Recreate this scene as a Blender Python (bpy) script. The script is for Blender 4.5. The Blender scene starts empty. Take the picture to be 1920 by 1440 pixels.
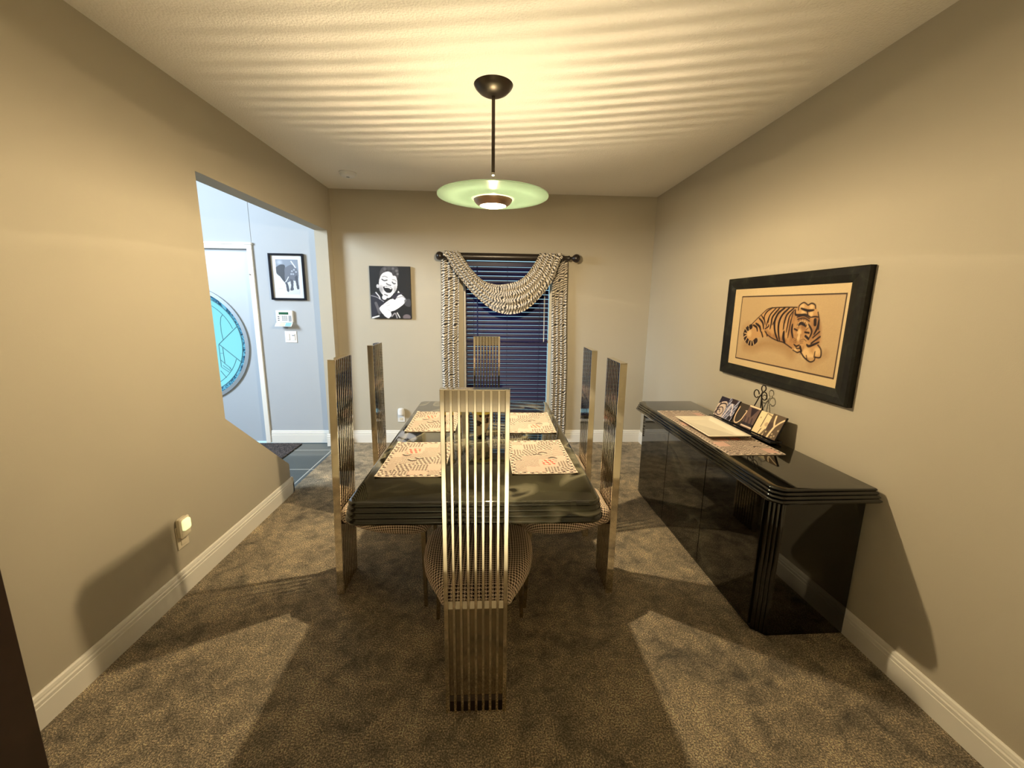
import bpy, bmesh, math, random
import numpy as np
from mathutils import Vector, Matrix
PI = math.pi
random.seed(4)
SC = bpy.context.scene
COL = SC.collection

# ------------------------------------------------------------------ camera
CAM = (0.0, 0.0, 1.411)
cd = bpy.data.cameras.new('camera')
cd.sensor_width = 36.0
cd.lens = 770.9 / 1920 * 36.0
cd.clip_start = 0.02
cam = bpy.data.objects.new('camera', cd)
COL.objects.link(cam)
cam.matrix_world = Matrix(((0.998839, -0.004175, -0.047987, CAM[0]),
                           (-0.046332, 0.189226, -0.98084, CAM[1]),
                           (0.013175, 0.981925, 0.188813, CAM[2]),
                           (0, 0, 0, 1)))
# columns are right, up, back
M3 = Matrix(((0.998839, -0.004175, -0.047987), (-0.046332, 0.189226, -0.98084), (0.013175, 0.981925, 0.188813)))
cam.matrix_world = Matrix.Translation(CAM) @ M3.to_4x4()
SC.camera = cam

# ------------------------------------------------------------------ view
SC.view_settings.view_transform = 'Standard'
SC.view_settings.look = 'None'
SC.view_settings.gamma = 1.0
SC.view_settings.use_curve_mapping = False
SC.view_settings.exposure = 0.0

# ------------------------------------------------------------------ world (overcast daylight outside)
w = bpy.data.worlds.new('world'); SC.world = w
w.use_nodes = True
wb = w.node_tree.nodes['Background']
wb.inputs[0].default_value = (0.52, 0.82, 1.0, 1)
wb.inputs[1].default_value = 1.2

def area(name, loc, target, sx, sy, power, color, spread=180):
    l = bpy.data.lights.new(name, 'AREA')
    l.shape = 'RECTANGLE'; l.size = sx; l.size_y = sy
    l.energy = power; l.color = color; l.spread = math.radians(spread)
    o = bpy.data.objects.new(name, l); COL.objects.link(o)
    o.location = loc
    d = Vector(target) - Vector(loc)
    o.rotation_euler = d.to_track_quat('-Z', 'Y').to_euler()
    return o
# daylight falling through the tall hall window (its opening is built below)
area('hall_window_daylight', (-4.30, 1.6, 2.55), (-1.2, 4.0, 1.1), 1.3, 1.3, 230, (0.74, 0.86, 1.0), 160)
# added unseen area lights brightening the rear floor that the chair slats mirror
area('rear_floor_fill', (0.0, -0.45, 2.40), (0.0, -0.45, 0), 0.5, 0.5, 14, (1.0, 0.90, 0.66), 38)
area('rear_floor_fill', (0.0, -2.3, 2.40), (0.0, -2.3, 0), 0.7, 0.7, 26, (1.0, 0.88, 0.68), 80)

XL, XR, D, H, HF = -1.5095, 1.568, 4.123, 2.44, 4.4
T = 0.115
LAMP = (0.0, 2.2)

# ------------------------------------------------------------------ materials
def srgb(c):
    return tuple(((x / 12.92) if x <= 0.04045 else ((x + 0.055) / 1.055) ** 2.4) for x in c)

class NT:
    def __init__(s, name):
        s.m = bpy.data.materials.new(name); s.m.use_nodes = True
        s.t = s.m.node_tree; s.n = s.t.nodes
        s.b = s.n['Principled BSDF']; s.out = s.n['Material Output']
    def add(s, t, **k):
        n = s.n.new(t)
        for a, v in k.items():
            if a.startswith('i_'):
                n.inputs[a[2:].replace('_', ' ')].default_value = v
            else: setattr(n, a, v)
        return n
    def l(s, a, b): s.t.links.new(a, b)
    def val(s, x, inp):
        if isinstance(x, (int, float)): inp.default_value = x
        else: s.l(x, inp)
    def math(s, op, a, b=0.0, c=None):
        n = s.n.new('ShaderNodeMath'); n.operation = op
        s.val(a, n.inputs[0]); s.val(b, n.inputs[1])
        if c is not None: s.val(c, n.inputs[2])
        return n.outputs[0]
    def mix(s, f, a, b):
        n = s.n.new('ShaderNodeMix'); n.data_type = 'RGBA'
        s.val(f, n.inputs[0])
        for x, i in ((a, 6), (b, 7)):
            if isinstance(x, tuple): n.inputs[i].default_value = (*x[:3], 1)
            else: s.l(x, n.inputs[i])
        return n.outputs[2]
    def ramp(s, f, stops, mode='LINEAR'):
        n = s.n.new('ShaderNodeValToRGB'); s.l(f, n.inputs[0])
        n.color_ramp.interpolation = mode
        e = n.color_ramp.elements
        while len(e) < len(stops): e.new(0.5)
        for i, (p, c) in enumerate(stops):
            e[i].position = p; e[i].color = (*c[:3], 1)
        return n.outputs[0]
    def noise(s, scale, detail=2.0, rough=0.5, vec=None, dist=0.0):
        n = s.n.new('ShaderNodeTexNoise')
        n.inputs['Scale'].default_value = scale; n.inputs['Detail'].default_value = detail
        n.inputs['Roughness'].default_value = rough; n.inputs['Distortion'].default_value = dist
        s.l(vec if vec is not None else s.pos(), n.inputs['Vector'])
        return n.outputs[0]
    def pos(s):
        return s.add('ShaderNodeTexCoord').outputs['Object']
    def bump(s, h, strength=0.3, dist=0.01):
        n = s.add('ShaderNodeBump'); n.inputs['Strength'].default_value = strength
        n.inputs['Distance'].default_value = dist
        s.l(h, n.inputs['Height']); s.l(n.outputs[0], s.b.inputs['Normal'])
    def setb(s, **k):
        for a, v in k.items():
            i = s.b.inputs[a.replace('_', ' ')]
            if isinstance(v, tuple): i.default_value = (*v[:3], 1) if len(i.default_value) == 4 else v
            elif isinstance(v, (int, float)): i.default_value = v
            else: s.l(v, i)
        return s

def plain(name, color, rough=0.5, metal=0.0, spec=0.5, var=0.0, coat=0.0, emit=None, es=0.0):
    t = NT(name)
    if var:
        f = t.noise(18, 3)
        c = t.mix(f, tuple(x * (1 - var) for x in color), tuple(min(1, x * (1 + var)) for x in color))
        t.setb(Base_Color=c)
    else: t.setb(Base_Color=color)
    t.setb(Roughness=rough, Metallic=metal)
    t.b.inputs['Specular IOR Level'].default_value = spec
    t.b.inputs['Coat Weight'].default_value = coat
    if emit: t.setb(Emission_Color=emit, Emission_Strength=es)
    return t.m

def wall_mat(name, color, scale=260, st=0.10):
    t = NT(name)
    f = t.noise(2.0, 4)
    t.setb(Base_Color=t.mix(f, tuple(x * 0.96 for x in color), tuple(x * 1.04 for x in color)), Roughness=0.72)
    t.b.inputs['Specular IOR Level'].default_value = 0.25
    t.bump(t.noise(scale, 3), st, 0.002)
    return t.m

def carpet_mat():
    t = NT('carpet')
    p = t.pos()
    f1 = t.noise(185, 4, 0.8, p)
    f2 = t.noise(2.6, 3, 0.6, p, 0.8)
    f3 = t.noise(13, 5, 0.7, p, 0.5)
    a = t.ramp(f1, [(0.36, (0.04, 0.029, 0.015)), (0.50, (0.25, 0.195, 0.12)), (0.62, (0.82, 0.68, 0.46))])
    k = t.math('ADD', t.math('MULTIPLY', f2, 0.8), t.math('MULTIPLY', f3, 1.2))
    k = t.math('MAXIMUM', t.math('MULTIPLY_ADD', k, 3.7, -2.15), 0.36)
    n = t.add('ShaderNodeVectorMath', operation='SCALE')
    t.l(a, n.inputs[0]); t.l(k, n.inputs['Scale'])
    t.setb(Base_Color=n.outputs[0], Roughness=1.0)
    t.b.inputs['Specular IOR Level'].default_value = 0.05
    t.b.inputs['Sheen Weight'].default_value = 0.25
    t.bump(t.math('ADD', f1, t.math('MULTIPLY', f3, 1.0)), 1.0, 0.018)
    return t.m

def popcorn_mat():
    t = NT('popcorn_ceiling')
    p = t.pos()
    v = t.add('ShaderNodeTexVoronoi'); v.inputs['Scale'].default_value = 105; t.l(p, v.inputs['Vector'])
    f = t.noise(130, 3, 0.6, p)
    h = t.math('ADD', t.math('MULTIPLY', v.outputs[0], -0.8), f)
    t.setb(Base_Color=(0.84, 0.79, 0.70), Roughness=0.9)
    t.b.inputs['Specular IOR Level'].default_value = 0.1
    t.bump(h, 0.5, 0.004)
    return t.m

def marble_mat(name='black_marble_lacquer', gain=1.0, off=(3.1, 1.7, 0.0)):
    t = NT(name)
    p = t.pos()
    mp = t.add('ShaderNodeMapping'); mp.inputs['Location'].default_value = off; t.l(p, mp.inputs[0]); p = mp.outputs[0]
    f = t.noise(1.7, 3, 0.5, p, 1.1)
    g = t.noise(3.5, 3, 0.5, p, 1.5)
    c1 = t.ramp(f, [(0.38, (0.004, 0.004, 0.002)), (0.46, (0.012, 0.011, 0.006)), (0.53, (0.05, 0.048, 0.028)), (0.565, (0.17, 0.16, 0.11)), (0.58, (0.008, 0.008, 0.005))])
    c2 = t.ramp(g, [(0.42, (0, 0, 0)), (0.50, (0.012, 0.011, 0.007)), (0.505, (0, 0, 0))])
    n = t.add('ShaderNodeVectorMath', operation='ADD')
    t.l(c1, n.inputs[0]); t.l(c2, n.inputs[1])
    n2 = t.add('ShaderNodeVectorMath', operation='SCALE'); n2.inputs['Scale'].default_value = gain; t.l(n.outputs[0], n2.inputs[0])
    t.setb(Base_Color=n2.outputs[0], Roughness=0.045)
    t.b.inputs['Specular IOR Level'].default_value = 0.55
    t.b.inputs['Coat Weight'].default_value = 0.4
    t.b.inputs['Coat Roughness'].default_value = 0.02
    return t.m

def houndstooth_mat(name, size, dark, light):
    """2/2 twill of four dark and four light threads, from the UV map in metres"""
    t = NT(name)
    uv = t.add('ShaderNodeSeparateXYZ'); t.l(t.add('ShaderNodeTexCoord').outputs['UV'], uv.inputs[0])
    i = t.math('FLOOR', t.math('MULTIPLY', uv.outputs[0], 8 / size))
    j = t.math('FLOOR', t.math('MULTIPLY', uv.outputs[1], 8 / size))
    tw = t.math('LESS_THAN', t.math('FLOORED_MODULO', t.math('ADD', i, j), 4), 1.5)
    wi = t.math('LESS_THAN', t.math('FLOORED_MODULO', i, 8), 3.5)
    wj = t.math('LESS_THAN', t.math('FLOORED_MODULO', j, 8), 3.5)
    d = t.math('ADD', t.math('MULTIPLY', tw, wi), t.math('MULTIPLY', t.math('SUBTRACT', 1.0, tw), wj))
    t.setb(Base_Color=t.mix(d, light, dark), Roughness=0.95)
    t.b.inputs['Specular IOR Level'].default_value = 0.1
    t.bump(t.noise(900, 2), 0.3, 0.001)
    return t.m

def zebra_mat():
    t = NT('zebra_fabric')
    uvn = t.add('ShaderNodeTexCoord').outputs['UV']
    mp = t.add('ShaderNodeMapping'); t.l(uvn, mp.inputs[0])
    mp.inputs['Scale'].default_value = (1, 0.7, 1)
    nz = t.add('ShaderNodeTexNoise'); nz.inputs['Scale'].default_value = 11; nz.inputs['Detail'].default_value = 2
    t.l(mp.outputs[0], nz.inputs['Vector'])
    sx = t.add('ShaderNodeSeparateXYZ'); t.l(uvn, sx.inputs[0])
    ph = t.math('MULTIPLY_ADD', nz.outputs[0], 19.0, t.math('ADD', t.math('MULTIPLY', sx.outputs[0], 255.0), t.math('MULTIPLY', sx.outputs[1], 45.0)))
    s = t.math('SINE', ph)
    nb = t.noise(22, 2, 0.5, uvn)
    s = t.math('ADD', s, t.math('MULTIPLY_ADD', nb, 1.4, -0.7))
    col = t.ramp(t.math('MULTIPLY_ADD', s, 0.5, 0.5), [(0.58, (0.66, 0.60, 0.50)), (0.68, (0.030, 0.024, 0.020))])
    t.setb(Base_Color=col, Roughness=0.8)
    t.b.inputs['Sheen Weight'].default_value = 0.2
    return t.m

def painted_mat(name, rough=0.5, coat=0.0):
    t = NT(name)
    a = t.add('ShaderNodeAttribute', attribute_name='pigment')
    t.setb(Base_Color=a.outputs['Color'], Roughness=rough)
    t.b.inputs['Coat Weight'].default_value = coat
    return t.m

def glass_cover_mat():
    t = NT('clear_glass')
    t.setb(Base_Color=(0, 0, 0), Roughness=0.02, Alpha=0.03)
    return t.m

def tile_mat(name, base, grout, size, off=(0, 0), gw=0.012, rough=0.25, var=0.12, only_y=False):
    t = NT(name)
    p = t.add('ShaderNodeSeparateXYZ'); t.l(t.pos(), p.inputs[0])
    def line(o, s0):
        f = t.math('FRACT', t.math('DIVIDE', t.math('SUBTRACT', o, s0), size))
        return t.math('LESS_THAN', f, gw / size)
    m = line(p.outputs[1], off[1])
    m = t.math('MAXIMUM', m, line(p.outputs[0], off[0]))
    f = t.noise(5, 4)
    c = t.mix(f, tuple(x * (1 - var) for x in base), tuple(x * (1 + var) for x in base))
    t.setb(Base_Color=t.mix(m, c, grout), Roughness=rough)
    return t.m

M = {}
M['wall'] = wall_mat('greige_wall_paint', (0.46, 0.415, 0.325))
M['hall_wall'] = wall_mat('pale_hall_paint', (0.42, 0.44, 0.46))
M['ceiling'] = popcorn_mat()
M['trim'] = plain('white_trim_paint', (0.80, 0.77, 0.70), 0.35)
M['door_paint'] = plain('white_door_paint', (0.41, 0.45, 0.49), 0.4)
M['carpet'] = carpet_mat()
M['slate'] = tile_mat('slate_floor_tile', (0.055, 0.068, 0.065), (0.42, 0.42, 0.38), 0.48, (0.35, 0.06 + 0.0), 0.010, 0.12)
M['cream_tile'] = tile_mat('cream_floor_tile', (0.84, 0.80, 0.66), (0.62, 0.56, 0.42), 0.45, (0.1, 0.1), 0.008, 0.3, 0.04)
M['marble'] = marble_mat()
M['marble_dark'] = marble_mat('dark_marble_lacquer', 0.20)
M['chrome'] = plain('polished_chrome', (0.86, 0.80, 0.68), 0.07, 1.0)
M['chrome_shade'] = plain('shaded_chrome', (0.48, 0.43, 0.35), 0.09, 1.0)  # darker copy of the chrome: shade of recessed panels and legs in its colour
M['chrome2'] = plain('bright_chrome', (0.80, 0.80, 0.78), 0.12, 1.0)
M['hound'] = houndstooth_mat('houndstooth_upholstery', 0.0118, (0.022, 0.010, 0.010), (0.86, 0.70, 0.54))
M['bronze'] = plain('dark_bronze_metal', (0.050, 0.036, 0.026), 0.32, 0.8)
M['blackwood'] = plain('black_stained_wood', (0.018, 0.012, 0.009), 0.3, 0.0, var=0.3)
M['brownwood'] = plain('dark_brown_wood', (0.030, 0.018, 0.012), 0.35, 0.0, var=0.4)
M['zebra'] = zebra_mat()
M['blind'] = plain('navy_blind_slat', (0.006, 0.006, 0.050), 0.45, spec=0.3)
M['blindcord'] = plain('dark_blind_cord', (0.01, 0.01, 0.03), 0.8)
M['white_plastic'] = plain('white_plastic', (0.78, 0.77, 0.74), 0.4)
M['ivory_plastic'] = plain('ivory_plastic', (0.72, 0.64, 0.48), 0.4)
M['grey_plastic'] = plain('grey_plastic', (0.30, 0.31, 0.32), 0.5)
M['dark_plastic'] = plain('dark_plastic', (0.05, 0.05, 0.06), 0.5)
M['lcd'] = plain('green_display', (0.02, 0.10, 0.05), 0.25)
M['porcelain'] = plain('cream_porcelain', (0.86, 0.80, 0.66), 0.22)
M['blackmetal'] = plain('black_wrought_iron', (0.015, 0.012, 0.010), 0.4, 0.6)
M['canvas'] = painted_mat('printed_canvas', 0.55)
M['print'] = painted_mat('printed_paper', 0.45, 0.15)
M['cloth'] = painted_mat('woven_patchwork_cloth', 0.9)
M['edge_black'] = plain('black_canvas_edge', (0.012, 0.012, 0.014), 0.6)
M['cardwhite'] = plain('white_mount_card', (0.72, 0.73, 0.74), 0.6)
M['tan_card'] = plain('tan_mount_card', (0.66, 0.46, 0.20), 0.6)
M['black_gloss'] = plain('black_gloss_frame', (0.012, 0.013, 0.018), 0.1)
M['glass'] = glass_cover_mat()
M['lead'] = plain('lead_came', (0.10, 0.22, 0.26), 0.45, 0.3)
M['steelring'] = plain('grey_ring_moulding', (0.30, 0.34, 0.37), 0.4, 0.3)
def mottled_frame():
    t = NT('mottled_black_frame')
    f = t.noise(14, 5, 0.65, None, 1.0)
    t.setb(Base_Color=t.ramp(f, [(0.45, (0.007, 0.006, 0.004)), (0.62, (0.013, 0.014, 0.009)), (0.74, (0.035, 0.033, 0.024))]), Roughness=0.45)
    t.b.inputs['Specular IOR Level'].default_value = 0.25
    return t.m
M['mottled'] = mottled_frame()
def rug_mat():
    t = NT('patterned_door_mat')
    v = t.add('ShaderNodeTexVoronoi'); v.inputs['Scale'].default_value = 26; t.l(t.pos(), v.inputs['Vector'])
    w_ = t.noise(34, 2, 0.5, None, 3.0)
    c = t.ramp(w_, [(0.52, (0.012, 0.009, 0.010)), (0.56, (0.28, 0.22, 0.20)), (0.60, (0.012, 0.009, 0.010))])
    t.setb(Base_Color=c, Roughness=0.95)
    return t.m
M['rug'] = rug_mat()
def frosted(name, col, tcol, mixf=0.75):
    t = NT(name)
    tr = t.add('ShaderNodeBsdfTranslucent'); tr.inputs[0].default_value = (*tcol, 1)
    tp = t.add('ShaderNodeBsdfTransparent'); tp.inputs[0].default_value = (*tcol, 1)
    t.setb(Base_Color=col, Roughness=0.25)
    mx = t.add('ShaderNodeMixShader'); mx.inputs[0].default_value = mixf
    t.l(t.b.outputs[0], mx.inputs[1]); t.l(tr.outputs[0], mx.inputs[2])
    mx2 = t.add('ShaderNodeMixShader'); mx2.inputs[0].default_value = 0.0
    t.l(mx.outputs[0], mx2.inputs[1]); t.l(tp.outputs[0], mx2.inputs[2])
    t.l(mx2.outputs[0], t.out.inputs[0])
    t.mx2 = mx2
    return t
M['lampglass'] = frosted('frosted_green_lamp_glass', (0.56, 0.70, 0.60), (0.68, 0.84, 0.72), 0.72).m
g_ = frosted('pale_aqua_leaded_glass', (0.3, 0.5, 0.5), (0.70, 0.98, 0.96), 0.9); g_.mx2.inputs[0].default_value = 0.45
M['doorglass'] = g_.m
def bubble_glass():
    t = NT('rippled_blue_ring_glass')
    f = t.noise(16, 3, 0.6, None, 2.5)
    c = t.ramp(f, [(0.34, (0.02, 0.07, 0.13)), (0.44, (0.20, 0.44, 0.58)), (0.52, (0.62, 0.92, 0.98))])
    tp = t.add('ShaderNodeBsdfTransparent'); t.l(c, tp.inputs[0])
    t.setb(Base_Color=(0.1, 0.15, 0.2), Roughness=0.1)
    mx = t.add('ShaderNodeMixShader'); mx.inputs[0].default_value = 0.8
    t.l(t.b.outputs[0], mx.inputs[1]); t.l(tp.outputs[0], mx.inputs[2]); t.l(mx.outputs[0], t.out.inputs[0])
    return t.m
M['bubble'] = bubble_glass()
def pane():
    t = NT('window_pane_glass')
    tp = t.add('ShaderNodeBsdfTransparent'); tp.inputs[0].default_value = (0.93, 0.98, 0.98, 1)
    t.setb(Base_Color=(0.02, 0.02, 0.02), Roughness=0.02)
    mx = t.add('ShaderNodeMixShader'); mx.inputs[0].default_value = 0.93
    t.l(t.b.outputs[0], mx.inputs[1]); t.l(tp.outputs[0], mx.inputs[2]); t.l(mx.outputs[0], t.out.inputs[0])
    return t.m
M['pane'] = pane()
def lens_mat():
    t = NT('lit_lamp_lens')
    e = t.add('ShaderNodeEmission'); e.inputs[0].default_value = (1.0, 0.83, 0.55, 1); e.inputs[1].default_value = 30.0
    tp = t.add('ShaderNodeBsdfTransparent')
    mx = t.add('ShaderNodeMixShader'); mx.inputs[0].default_value = 0.12
    t.l(e.outputs[0], mx.inputs[1]); t.l(tp.outputs[0], mx.inputs[2])
    mx.inputs[0].default_value = 0.75
    t.l(mx.outputs[0], t.out.inputs[0])
    return t.m
M['lens'] = lens_mat()
M['nightlight'] = plain('lit_night_light_lens', (0.9, 0.95, 0.5), 0.4, emit=(0.95, 1.0, 0.50), es=0.85)
M['bowlmetal'] = plain('brushed_copper_bowl', (0.42, 0.29, 0.20), 0.4, 0.9)

# ------------------------------------------------------------------ mesh helpers
def B(): return bmesh.new()
def box(bm, x0, x1, y0, y1, z0, z1):
    v = [bm.verts.new(c) for c in ((x0, y0, z0), (x1, y0, z0), (x1, y1, z0), (x0, y1, z0), (x0, y0, z1), (x1, y0, z1), (x1, y1, z1), (x0, y1, z1))]
    for f in ((0, 3, 2, 1), (4, 5, 6, 7), (0, 1, 5, 4), (1, 2, 6, 5), (2, 3, 7, 6), (3, 0, 4, 7)):
        bm.faces.new([v[i] for i in f])
    return v
def rings(bm, rs, cap0=True, cap1=True, closed=True):
    """skin a list of equal-length point rings"""
    vs = [[bm.verts.new(p) for p in r] for r in rs]
    n = len(rs[0])
    for a, b in zip(vs[:-1], vs[1:]):
        for i in range(n if closed else n - 1):
            j = (i + 1) % n
            bm.faces.new((a[i], a[j], b[j], b[i]))
    if cap0: bm.faces.new(list(reversed(vs[0])))
    if cap1: bm.faces.new(vs[-1])
    return vs
def prism(bm, pts, lo, hi, axis='z'):
    def P(a, b, c):
        return {'z': (a, b, c), 'x': (c, a, b), 'y': (a, c, b)}[axis]
    rings(bm, [[P(a, b, lo) for a, b in pts], [P(a, b, hi) for a, b in pts]])
def lathe(bm, prof, n=40, cx=0, cy=0, cap0=False, cap1=False):
    rs = []
    for r, z in prof:
        rs.append([(cx + r * math.cos(2 * PI * k / n), cy + r * math.sin(2 * PI * k / n), z) for k in range(n)])
    rings(bm, rs, cap0, cap1)
def tube(bm, pts, r, n=8, radii=None):
    pts = [Vector(p) for p in pts]
    rs = []
    up = Vector((0, 0, 1))
    t0 = (pts[1] - pts[0]).normalized()
    if abs(t0.dot(up)) > 0.9: up = Vector((1, 0, 0))
    nrm = t0.cross(up).normalized()
    for k, p in enumerate(pts):
        t = (pts[min(k + 1, len(pts) - 1)] - pts[max(k - 1, 0)]).normalized()
        nrm = (nrm - t * nrm.dot(t)).normalized()
        b = t.cross(nrm)
        rr = radii[k] if radii else r
        rs.append([tuple(p + (nrm * math.cos(2 * PI * i / n) + b * math.sin(2 * PI * i / n)) * rr) for i in range(n)])
    rings(bm, rs)
def cyl_y(bm, cx, cz, y0, y1, r, n=24):
    tube(bm, [(cx, y0, cz), (cx, y1, cz)], r, n)

def obj(name, bm, mat, parent=None, smooth=False, bevel=0.0, off=None, seg=2):
    bmesh.ops.recalc_face_normals(bm, faces=bm.faces)
    if off is not None: bmesh.ops.translate(bm, verts=bm.verts, vec=(-off[0], -off[1], -off[2]))
    me = bpy.data.meshes.new(name); bm.to_mesh(me); bm.free()
    o = bpy.data.objects.new(name, me); COL.objects.link(o)
    if isinstance(mat, str): mat = M[mat]
    me.materials.append(mat)
    if parent is not None: o.parent = parent
    if smooth:
        for p in me.polygons: p.use_smooth = True
        try: me.set_sharp_from_angle(angle=math.radians(38))
        except Exception: pass
    if bevel:
        b = o.modifiers.new('bevel', 'BEVEL'); b.width = bevel; b.segments = seg; b.limit_method = 'ANGLE'; b.angle_limit = math.radians(30)
    return o
def thing(name, label, cat, loc=(0, 0, 0), rotz=0.0, group=None):
    o = bpy.data.objects.new(name, None); COL.objects.link(o)
    o.empty_display_size = 0.1
    o.location = loc; o.rotation_euler = (0, 0, rotz)
    o['label'] = label; o['category'] = cat
    if group: o['group'] = group
    return o
def struct(name, bm, mat, parent=None, **k):
    o = obj(name, bm, mat, parent, **k)
    if parent is None: o['kind'] = 'structure'
    return o
def dup(root, loc, rotz, label, group=None):
    r = root.copy(); COL.objects.link(r); r.location = loc; r.rotation_euler = (0, 0, rotz); r['label'] = label
    if group: r['group'] = group
    for ch in list(root.children):
        c = ch.copy(); COL.objects.link(c); c.parent = r
        for g in ch.children:
            d = g.copy(); COL.objects.link(d); d.parent = c
    return r

# ------------------------------------------------------------------ pigment painter (pictures and prints are coloured vertex by vertex)
class Paint:
    def __init__(s, w, h, res, bg):
        s.w, s.h = w, h
        s.nx, s.ny = max(2, int(w / res)) + 1, max(2, int(h / res)) + 1
        x = np.linspace(0, w, s.nx); y = np.linspace(0, h, s.ny)
        s.X, s.Y = np.meshgrid(x, y)
        s.c = np.ones((s.ny, s.nx, 3)) * np.array(bg)
        s.res = res
    def put(s, a, col):
        a = np.clip(a, 0, 1)[..., None]
        s.c = s.c * (1 - a) + np.array(col) * a
    def stroke(s, pts, wd, col, alpha=1.0, soft=None, taper=False):
        soft = soft or s.res
        pts = smooth_pts(pts) if len(pts) > 2 else pts
        best = np.full(s.X.shape, 1e9)
        n = len(pts) - 1
        for k in range(n):
            (x0, y0), (x1, y1) = pts[k], pts[k + 1]
            dx, dy = x1 - x0, y1 - y0; L = dx * dx + dy * dy + 1e-12
            t = np.clip(((s.X - x0) * dx + (s.Y - y0) * dy) / L, 0, 1)
            d = np.hypot(s.X - x0 - t * dx, s.Y - y0 - t * dy)
            ww = wd / 2
            if taper:
                q = (k + t) / n; ww = wd / 2 * np.sqrt(np.clip(np.sin(PI * (0.12 + 0.80 * q)), 0.05, 1))
            best = np.minimum(best, d - ww)
        s.put((0.5 - best / soft) * alpha if soft > s.res * 1.5 else np.clip(0.5 - best / soft, 0, 1) * alpha, col)
    def poly(s, pts, col, alpha=1.0, smooth=True):
        if smooth: pts = smooth_pts(list(pts) + [pts[0]])[:-1]
        ins = np.zeros(s.X.shape, bool); n = len(pts)
        for k in range(n):
            x0, y0 = pts[k]; x1, y1 = pts[(k + 1) % n]
            if y0 == y1: continue
            c = ((s.Y > y0) != (s.Y > y1)) & (s.X < (x1 - x0) * (s.Y - y0) / (y1 - y0) + x0)
            ins ^= c
        s.put(ins * alpha, col)
    def disc(s, c, r, col, alpha=1.0, ry=None, soft=0.3):
        d = np.hypot((s.X - c[0]) / r, (s.Y - c[1]) / (ry or r))
        s.put(np.clip((1 - d) / soft, 0, 1) * alpha, col)
    def grain(s, amt, seed=1):
        r = np.random.RandomState(seed)
        s.c *= 1 + amt * (r.rand(s.ny, s.nx, 1) - 0.5)
    def mesh(s, name, mat, f, parent=None, thick=0.0):
        """f maps (u, v) metres to a point; returns a single grid mesh"""
        P = [f(float(s.X[j, i]), float(s.Y[j, i])) for j in range(s.ny) for i in range(s.nx)]
        F = [(j * s.nx + i, j * s.nx + i + 1, (j + 1) * s.nx + i + 1, (j + 1) * s.nx + i) for j in range(s.ny - 1) for i in range(s.nx - 1)]
        me = bpy.data.meshes.new(name); me.from_pydata(P, [], F); me.update()
        a = me.color_attributes.new('pigment', 'FLOAT_COLOR', 'POINT')
        c = np.clip(s.c, 0, 1).reshape(-1, 3)
        lin = np.where(c <= 0.04045, c / 12.92, ((c + 0.055) / 1.055) ** 2.4)
        a.data.foreach_set('color', np.concatenate([lin, np.ones((len(lin), 1))], 1).astype(np.float32).ravel())
        o = bpy.data.objects.new(name, me); COL.objects.link(o)
        me.materials.append(M[mat] if isinstance(mat, str) else mat)
        if parent is not None: o.parent = parent
        if thick:
            m = o.modifiers.new('thickness', 'SOLIDIFY'); m.thickness = thick; m.offset = -1
        return o
def smooth_pts(pts, n=6):
    pts = [tuple(p) for p in pts]; out = []
    P = [pts[0]] + pts + [pts[-1]]
    for k in range(1, len(P) - 2):
        p0, p1, p2, p3 = P[k - 1], P[k], P[k + 1], P[k + 2]
        for j in range(n):
            t = j / n
            out.append(tuple(0.5 * (2 * b + (c - a) * t + (2 * a - 5 * b + 4 * c - d) * t * t + (3 * b - a - 3 * c + d) * t ** 3) for a, b, c, d in zip(p0, p1, p2, p3)))
    out.append(pts[-1])
    return out
def interp(tab, x):
    for (a, b), (c, d) in zip(tab[:-1], tab[1:]):
        if x <= c: return b + (d - b) * (x - a) / (c - a)
    return tab[-1][1]
def round_rect(x0, x1, y0, y1, r, n=8):
    out = []
    for cx_, cy_, a0 in ((x1 - r, y1 - r, 0), (x0 + r, y1 - r, PI / 2), (x0 + r, y0 + r, PI), (x1 - r, y0 + r, 3 * PI / 2)):
        for k in range(n + 1): a = a0 + PI / 2 * k / n; out.append((cx_ + r * math.cos(a), cy_ + r * math.sin(a)))
    return out

# ================================================================== THE SETTING
FL0 = -3.4                      # rear end of the tiled room behind the camera
bm = B(); box(bm, XL - 0.02, XR, 0.42, D, -0.05, 0.0)
struct('floor', bm, 'carpet')
bm = B(); box(bm, -4.4, XL - 0.02, -0.6, D, -0.05, -0.006)
struct('floor', bm, 'slate')
bm = B(); box(bm, XL - 0.02, XR, FL0, 0.42, -0.05, -0.004)
struct('floor', bm, 'cream_tile')

bm = B(); box(bm, XL - T, XR + 0.12, FL0, D + 0.12, H, H + 0.08)
struct('ceiling', bm, 'ceiling')
bm = B(); box(bm, -4.52, XL, -0.6, D + 0.12, HF, HF + 0.08)
struct('ceiling', bm, 'hall_wall')

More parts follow.
